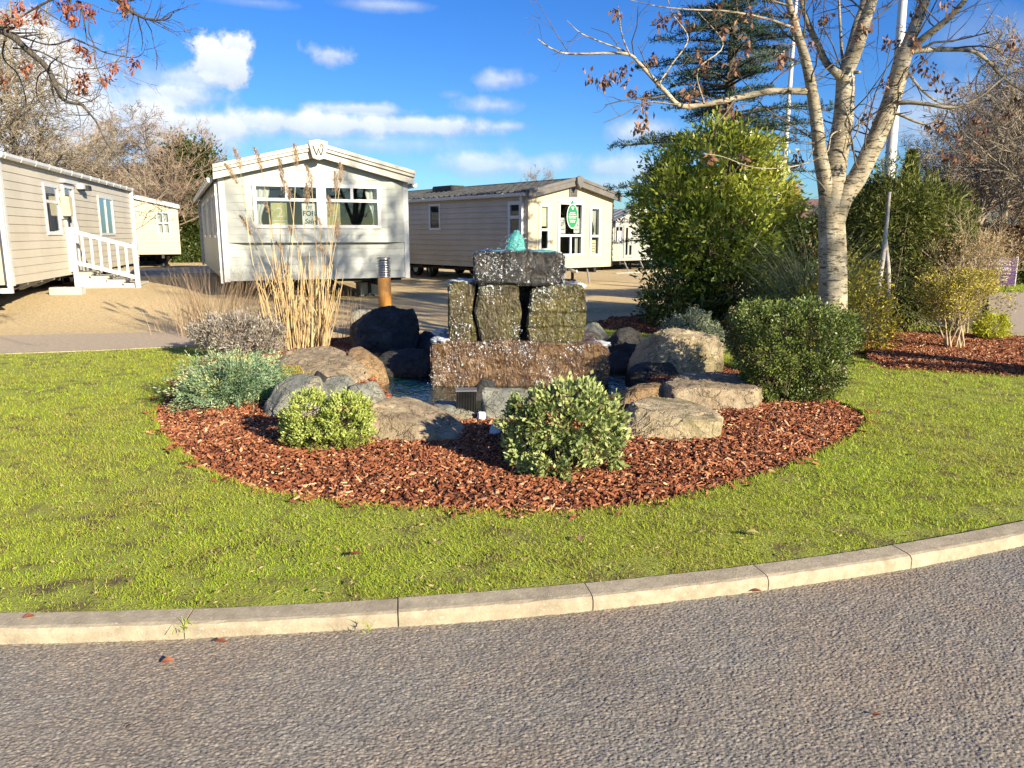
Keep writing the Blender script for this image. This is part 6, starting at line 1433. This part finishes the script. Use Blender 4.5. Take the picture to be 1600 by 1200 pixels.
# ------------------------------------------------------------------ background trees
def bare_tree(seed,hgt,spread,kids,lev,trunk_h=.25,fine=1.0,up=.04,r=.12):
    rng=np.random.default_rng(seed); out=[]; spec=dict(seg=[7,6,5,4,3],wob=[.05,.13,.17,.2,.24],up=[.01,up,up,up*.7,.01],kids=kids,**{'from':[trunk_h,.2,.15,.1]},ang=(.35,.35+spread),len=(.42,.66),rmin=.011*fine,rk=.55,taper=.35)
    grow(rng,out,(0,0,-.1),(rng.normal()*.04,rng.normal()*.04,1),hgt*.78,r,0,lev,spec)
    return out
def tree_meshes(br,tag_):
    a=branches_mb([b for b in br if b[2]==0],(9,)); b=branches_mb([b for b in br if b[2]>0],(8,6,5,3,3,3)); return a.mesh('trunk'),b.mesh('crown')
V=[]
for sd,hg,spd,kd in ((1,9,.75,[17,9,7,4]),(2,9,.55,[20,9,7,4]),(3,9,.9,[15,10,7,4])): V.append((tree_meshes(bare_tree(sd,hg,spd,kd,4),sd),hg))
def bg_tree(v,px,Y,top_py,rz_,label,bark,twig,wide=1.0,group='bare trees in the background'):
    (ta,cr),hg=V[v]; b=at(px,450,Y); h=at(px,top_py,Y).z; s=h/hg*1.02; o=empty('bare_tree',(b.x,Y,0),rz_,label,'tree',group); o.scale=(s*wide,s*wide,s)
    for nm,me,m in (('trunk',ta,bark),('crown',cr,twig)):
        c=link(nm,me,None,o)
        if not me.materials: me.materials.append(M[twig])
        c.material_slots[0].link='OBJECT'; c.material_slots[0].material=M[m]
    return o
bg=[(0,30,27,28,.4,'broad bare tree filling the sky above the beige caravan roof','far_bark','far_bark',1.25),
 (2,-90,25,-40,1.4,'bare tree at the left picture edge behind the beige caravan','far_bark','far_bark',1.2),
 (1,175,42,205,.1,'bare brown tree just right of the beige caravan roof end','far_bark','far_twig',1.3),
 (2,232,40,188,2.1,'tallest bare brown tree of the group left of the pale grey caravan','far_bark','red_twig',1.35),
 (0,285,44,205,3.0,'bare tree right in the group, next to the ivy clad evergreen','far_bark','far_twig',1.2),
 (1,120,46,235,4.0,'bare tree low behind the beige caravan roof','far_bark','red_twig',1.3),
 (1,1500,30,95,1.0,'tall bare tree behind the brown hedge, left one at the right side','far_bark','red_twig',1.1),
 (2,1560,28,120,2.2,'pale stemmed bare tree in the middle of the right background','far_bark','far_bark',1.1),
 (0,1615,26,60,5.0,'tall bare tree at the right picture edge behind the hedge','far_bark','far_bark',1.1),
 (1,1450,38,160,.6,'bare tree behind the slim dark conifer','far_bark','red_twig',1.2),
 (2,1535,36,170,3.6,'bare tree farthest back above the brown hedge','far_bark','red_twig',1.2),
 (0,1585,40,150,4.4,'bare tree far back over the purple sign','far_bark','red_twig',1.2),
 (0,830,75,275,1.7,'tiny bare treetop far behind the taupe caravan roof','far_bark','far_twig',1.0)]
for a in bg: bg_tree(*a)
# ivy clad evergreen and hedge on the left
def hedge(nm,label,cat,x0,x1,ytop,ybot,Y,depth,m,seed,n,L,W,wood='wood',rag=.35):
    a=at(x0,ybot,Y); b=at(x1,ybot,Y); top=at((x0+x1)/2,ytop,Y).z; rng=np.random.default_rng(seed); w=b.x-a.x; o=empty(nm,((a.x+b.x)/2,Y+depth/2,0),0,label,cat)
    P=np.stack([rng.uniform(-w/2,w/2,n),rng.uniform(-depth/2,depth/2,n),rng.uniform(0,1,n)**.8*top],1); f=rng.uniform(0,1,n)
    P[:,1]=np.where(f<.55,-depth/2+np.abs(rng.normal(size=n))*.15,P[:,1]); P[:,2]=np.where(f>.8,top-np.abs(rng.normal(size=n))*.15,P[:,2])
    P[:,2]*=1-rag*.5+rag*fbm(P[:,0]*1.1,P[:,0]*0+seed,seed,4); P[:,1]+=(fbm(P[:,0]*1.3,P[:,2]*1.3,seed+2,3)-.5)*.9
    D=rng.normal(size=(n,3))+np.array([0,-.5,.3]); leaves('foliage',P,D,rng.uniform(.6,1.2,n)*L,rng.uniform(.6,1.2,n)*W,rng,np.clip(rng.uniform(0,1,n)*.6+.4*fbm(P[:,0]*2,P[:,2]*2,seed,3),0,1),M[m],o)
    mb=MB()
    for i in range(int(max(6,w*2.2))): x=rng.uniform(-w/2,w/2); mb.tube([(x,0,-.1),(x+rng.normal()*.2,rng.normal()*.2,top*.5),(x+rng.normal()*.4,rng.normal()*.3,top*.85)],[.05,.03,.01],5)
    mb.build('stem',M[wood if wood in M else 'far_bark'],o); return o
bg_tree(0,100,34,215,2.6,'bare tree behind the far half of the beige caravan roof','far_bark','far_twig',1.3)
bg_tree(2,200,36,215,5.2,'bare pale limbed tree above the far cream caravan','far_bark','far_bark',1.4)
bg_tree(1,265,38,225,.9,'low bare tree leaning over the far cream caravan roof','far_bark','far_twig',1.4)
o=V.append((tree_meshes(bare_tree(9,9,.7,[17,8,5],3,.45,1.6,.05,.15),9),9))
o=bg_tree(3,1600,5,-500,.3,'bare tree outside the right picture edge that shades the pale grey caravan','far_bark','far_twig',1.0)
o.location=(15.2,-.6,0); o.scale=(1.35,1.35,1.45)
hedge('bare_thicket','dense brown twiggy thicket behind the far cream caravan','thicket',120,335,262,402,41,2.5,'beech',79,22000,.30,.035,'far_bark_',.5)
hedge('ivy_hedge','dark green ivy covered hedge between the far cream caravan and the pale grey one','hedge',268,330,325,402,38,1.6,'ivy',71,9000,.16,.10)
yb=at(315,300,39); bush('ivy_tree','yellow green ivy clad tree top just left of the pale grey caravan roof','evergreen',(yb.x,39,0),[(0,0,at(310,262,39).z,1.0,1.0,1.2),(-.9,0,at(290,262,39).z,.8,.9,1.3),(.3,0,at(305,320,39).z,1.1,.9,1.5)],220,40,.22,.19,.11,M['ivy'],72,M['wood'],14,.4,stem_r=.06)
hedge('low_shrubbery','low reddish brown leaf strewn bank behind the far cream caravan','shrubbery',195,330,398,412,40,2.5,'oakdead',73,5000,.10,.06,rag=.6)
hedge('beech_hedge','long brown clipped beech hedge along the far road at right','hedge',1440,1760,352,440,27,1.8,'beech',74,42000,.10,.055,'palewood',.12)
hedge('dark_hedge','dark evergreen hedge bottom behind the purple sign','hedge',1500,1760,418,458,25.6,.9,'ivy',75,8000,.12,.06)
n=4000; rng=np.random.default_rng(76); v0=g(1560,455,0.0); P=np.stack([rng.uniform(v0.x-2,v0.x+6,n),rng.uniform(21.8,24.5,n),np.zeros(n)],1); o=blades('verge_grass',P,rng.uniform(0,6.28,n),rng.uniform(.06,.16,n),np.full(n,.02),rng.uniform(.1,.8,n),rng.uniform(.3,1,n),rng,rng.uniform(.3,1,n),M['grass'],seg=2); tag(o,'grass verge across the far road','grass',kind='stuff')
hedge('understorey','dark tangle of evergreen shrubs beneath the bare trees at right','shrubbery',1330,1520,300,430,22,2.0,'yew',77,16000,.13,.05,rag=.5)
hedge('twiggy_thicket','brown tangle of bare undergrowth above the beech hedge at right','thicket',1440,1780,285,440,31,2.5,'beech',80,26000,.30,.035,'far_bark_',.55)
hedge('laurel_screen','dark evergreen screen between the big evergreen and the birch','hedge',1175,1330,345,480,16.5,1.4,'ivy',78,13000,.11,.05,rag=.5)

# ------------------------------------------------------------------ leaf litter on road and lawn
def fallen(px,py,z,sz,rot,label,m='oakdead',grp='fallen leaves on the road and lawn'):
    p=g(px,py,z); rng=np.random.default_rng(int(px*7+py)); rows=[]; mb=MB(); n=7
    for i in range(n):
        t=i/(n-1); w=math.sin(math.pi*min(.03+t*.95,1))*.32*(1+.25*math.sin(i*3)); zc=.12*math.sin(t*3)+.05
        rows.append([(t-.5,-w,zc+.16*w),(t-.5,0,zc),(t-.5,w,zc+.2*w)])
    for r in rows: mb.v+= [tuple(q) for q in r]
    for i in range(n-1):
        for j in range(2): a=i*3+j; mb.f.append((a,a+1,a+4,a+3))
    me=mb.mesh('fallen_leaf'); a_=me.attributes.new('tint','FLOAT','FACE'); a_.data.foreach_set('value',np.full(len(me.polygons),rng.uniform(.3,.9),np.float32)); o=link('fallen_leaf',me,M[m]); o.location=(p.x,p.y,z); o.scale=(sz,sz,sz); o.rotation_euler=(rng.normal()*.2,rng.normal()*.2,rot); return tag(o,label,'leaf',grp)
fallen(1370,1118,.004,.034,.2,'reddish brown dead leaf lying alone on the road at right'); fallen(262,1034,.004,.05,.05,'thin pale brown leaf on the road at left, near the kerb'); fallen(202,1135,.004,.028,1.0,'small red brown leaf low on the left side of the road')
fallen(345,1004,.006,.05,.3,'brown leaf against the kerb foot, right of the weedy joint'); fallen(1183,925,.006,.05,.2,'orange leaf at the kerb foot right of the middle'); fallen(46,965,.06,.05,.8,'reddish leaf on the lawn edge above the kerb at far left')
fallen(555,868,.075,.07,.2,'dead brown leaf lying on the lawn under the mulch bed'); fallen(908,842,.075,.06,1.2,'curled brown leaf on the lawn, middle of the photo','dead'); fallen(1178,835,.07,.085,.1,'pale straw coloured leaf on the lawn right of the middle','sere'); fallen(1205,738,.06,.06,.3,'whitish chip like leaf at the right lawn edge of the bed','sere')
fallen(685,848,.075,.06,2.0,'pale curled leaf on the lawn below the middle of the bed','sere'); fallen(268,888,.07,.05,1.7,'brown leaf on the left lawn above the kerb'); fallen(1437,710,.07,.07,1.1,'brown leaf on the lawn below the box bush','dead')
rng=np.random.default_rng(131); n=5200; r=np.exp(rng.uniform(math.log(2.8),math.log(10),n)); th=rng.uniform(-.72,.72,n); X,Y=r*np.sin(th),r*np.cos(th); k=inside(outer,X,Y)&~inside(bed,X,Y)&~inside(bed2,X,Y); X,Y=X[k],Y[k]; n=len(X)
P=np.stack([X,Y,rng.uniform(.06,.082,n)],1); D=rng.normal(size=(n,3))*np.array([1,1,.25]); o_=leaves('leaf_litter',P,D,rng.uniform(.008,.034,n),rng.uniform(.004,.012,n),rng,rng.uniform(0,.75,n),M['sere']); tag(o_,'tiny bits of dead leaf and clippings on the lawn','leaf litter',kind='stuff')

# ------------------------------------------------------------------ sky, sun, camera
W=bpy.data.worlds.new('World'); bpy.context.scene.world=W; W.use_nodes=True; t=NT(W.node_tree)
sky=t.n('ShaderNodeTexSky',sky_type='NISHITA',sun_disc=False,sun_elevation=SUN_EL,sun_rotation=math.atan2(SUN.x,SUN.y),altitude=50.0,air_density=1.0,dust_density=.3,ozone_density=2.5)
d=t.n('ShaderNodeTexCoord').outputs['Generated']; sx=t.n('ShaderNodeSeparateXYZ',{0:d}); X,Y,Z=sx.outputs
az=t.math('ARCTAN2',X,Y); el=t.math('ARCSINE',Z)
n1=t.noise(5.5,7,d,.62,.3); n2=t.noise(17,5,d,.6); wob=t.math('ADD',t.math('MULTIPLY',t.math('SUBTRACT',n1,.5),2.4),t.math('MULTIPLY',t.math('SUBTRACT',n2,.5),2.2))
n3=t.noise(44,4,d,.65); wob2=t.math('ADD',t.math('MULTIPLY',t.math('SUBTRACT',n2,.5),2.6),t.math('MULTIPLY',t.math('SUBTRACT',n3,.5),1.7))
def blob(px,py,wx,wy,edge=.45,amt=.6,dens=1.0):
    q=ray(px,py); q=Vector(q).normalized(); a0=math.atan2(q.x,q.y); e0=math.asin(q.z); ra,re=wx/1200,wy/1200
    wb=wob if wx>60 else wob2; u=t.math('DIVIDE',t.math('SUBTRACT',az,a0),ra); v=t.math('DIVIDE',t.math('SUBTRACT',el,e0),re)
    r=t.math('SQRT',t.math('ADD',t.math('MULTIPLY',u,u),t.math('MULTIPLY',v,v)))
    f=t.math('ADD',t.math('SUBTRACT',1.0,r),t.math('MULTIPLY',wb,amt))
    m=t.math('MULTIPLY',t.math('DIVIDE',f,edge,clamp=True),dens)
    sh=t.math('MULTIPLY_ADD',v,.5,.5,clamp=True)      # lit top, grey underside
    return m,sh
BL=[(344,98,48,40,.4,.75,1.0),(365,74,30,30,.4,.7,1.0),(330,84,30,26,.4,.7,1.0),(300,125,75,20,.7,.6,.75),(235,130,85,34,.9,.6,.7),(130,190,240,85,.55,.6,1.0),(30,120,170,85,.5,.7,1.0),(60,260,260,70,.9,.5,.95),
 (300,195,190,30,.6,.6,1.0),(480,194,230,27,.5,.7,.95),(660,196,190,20,.5,.7,.9),(250,150,110,26,.6,.8,.9),(560,172,120,14,.6,.8,.8),(790,198,60,10,.8,.5,.7),(560,225,260,22,1.0,.7,.55),(780,258,160,26,.8,.8,.75),(960,262,80,24,.8,.8,.65),
 (516,85,40,18,.7,.8,.75),(790,124,64,22,.7,.8,.75),(705,148,26,8,1.0,.6,.35),(775,165,80,18,.8,.8,.75),(1010,205,75,22,.8,.7,.75),(600,8,110,9,1.2,.8,.55),(400,4,70,8,1.2,.8,.5),(1480,180,120,50,1.0,.7,.6),(940,285,90,16,1.,.6,.6),(1560,60,80,40,1.2,.8,.3)]
mask=None; shade=None
for b in BL:
    m,s=blob(*b)
    if mask is None: mask,shade=m,t.math('MULTIPLY',m,s)
    else: shade=t.math('MAXIMUM',shade,t.math('MULTIPLY',m,s)); mask=t.math('MAXIMUM',mask,m)
# general broken cloud for the rest of the sky, behind and above the view
rest=t.math('MULTIPLY',t.ramp(t.noise(2.3,7,d,.6),[(.52,(0,0,0)),(.66,(1,1,1))]),t.math('MULTIPLY',t.math('MULTIPLY_ADD',Y,-3.0,-.2,clamp=True),.8))
mask=t.math('MAXIMUM',mask,rest); shade=t.math('MAXIMUM',shade,t.math('MULTIPLY',rest,.6))
sat=t.n('ShaderNodeHueSaturation',{'Hue':.508,'Saturation':SKY_SAT,'Value':SKY_VAL,'Color':sky.outputs[0]}).outputs[0]
tinted=t.mix(1.0,sat,SKY_TINT,'MULTIPLY')
sn=t.math('ADD',t.math('MULTIPLY',shade,.75),t.math('ADD',t.math('MULTIPLY',n2,.4),t.math('MULTIPLY',n3,.18)))
ccol=t.ramp(sn,[(.22,tuple(c*CLOUD for c in (.36,.43,.56))),(.62,tuple(c*CLOUD for c in (.70,.76,.84))),(.98,tuple(c*CLOUD for c in (1.0,.99,.97)))])
colr=t.mix(t.math('MULTIPLY',mask,.93),tinted,ccol)
bgn=t.n('ShaderNodeBackground',{'Color':colr,'Strength':SKY_STR}); o=t.n('ShaderNodeOutputWorld'); t.nt.links.new(bgn.outputs[0],o.inputs[0])
L=bpy.data.lights.new('sun','SUN'); L.energy=SUN_E; L.angle=R(.53); L.color=(1.0,.875,.66); lo=bpy.data.objects.new('sun',L); C.objects.link(lo); lo.rotation_euler=SUN.to_track_quat('Z','Y').to_euler(); lo.location=(20,-20,20)
cam=bpy.data.cameras.new('camera'); cam.sensor_width=36; cam.lens=27.0; cam.clip_end=3000; cam.clip_start=.05; co=bpy.data.objects.new('camera',cam); C.objects.link(co); co.location=(0,0,H); co.rotation_euler=(R(90)-TH,0,0)
sc=bpy.context.scene; sc.camera=co; sc.view_settings.view_transform='Standard'; sc.view_settings.look='None'; sc.view_settings.exposure=EXPO; sc.view_settings.gamma=1.0
sc.cycles.max_bounces=6; sc.cycles.transparent_max_bounces=12; sc.cycles.use_denoising=True
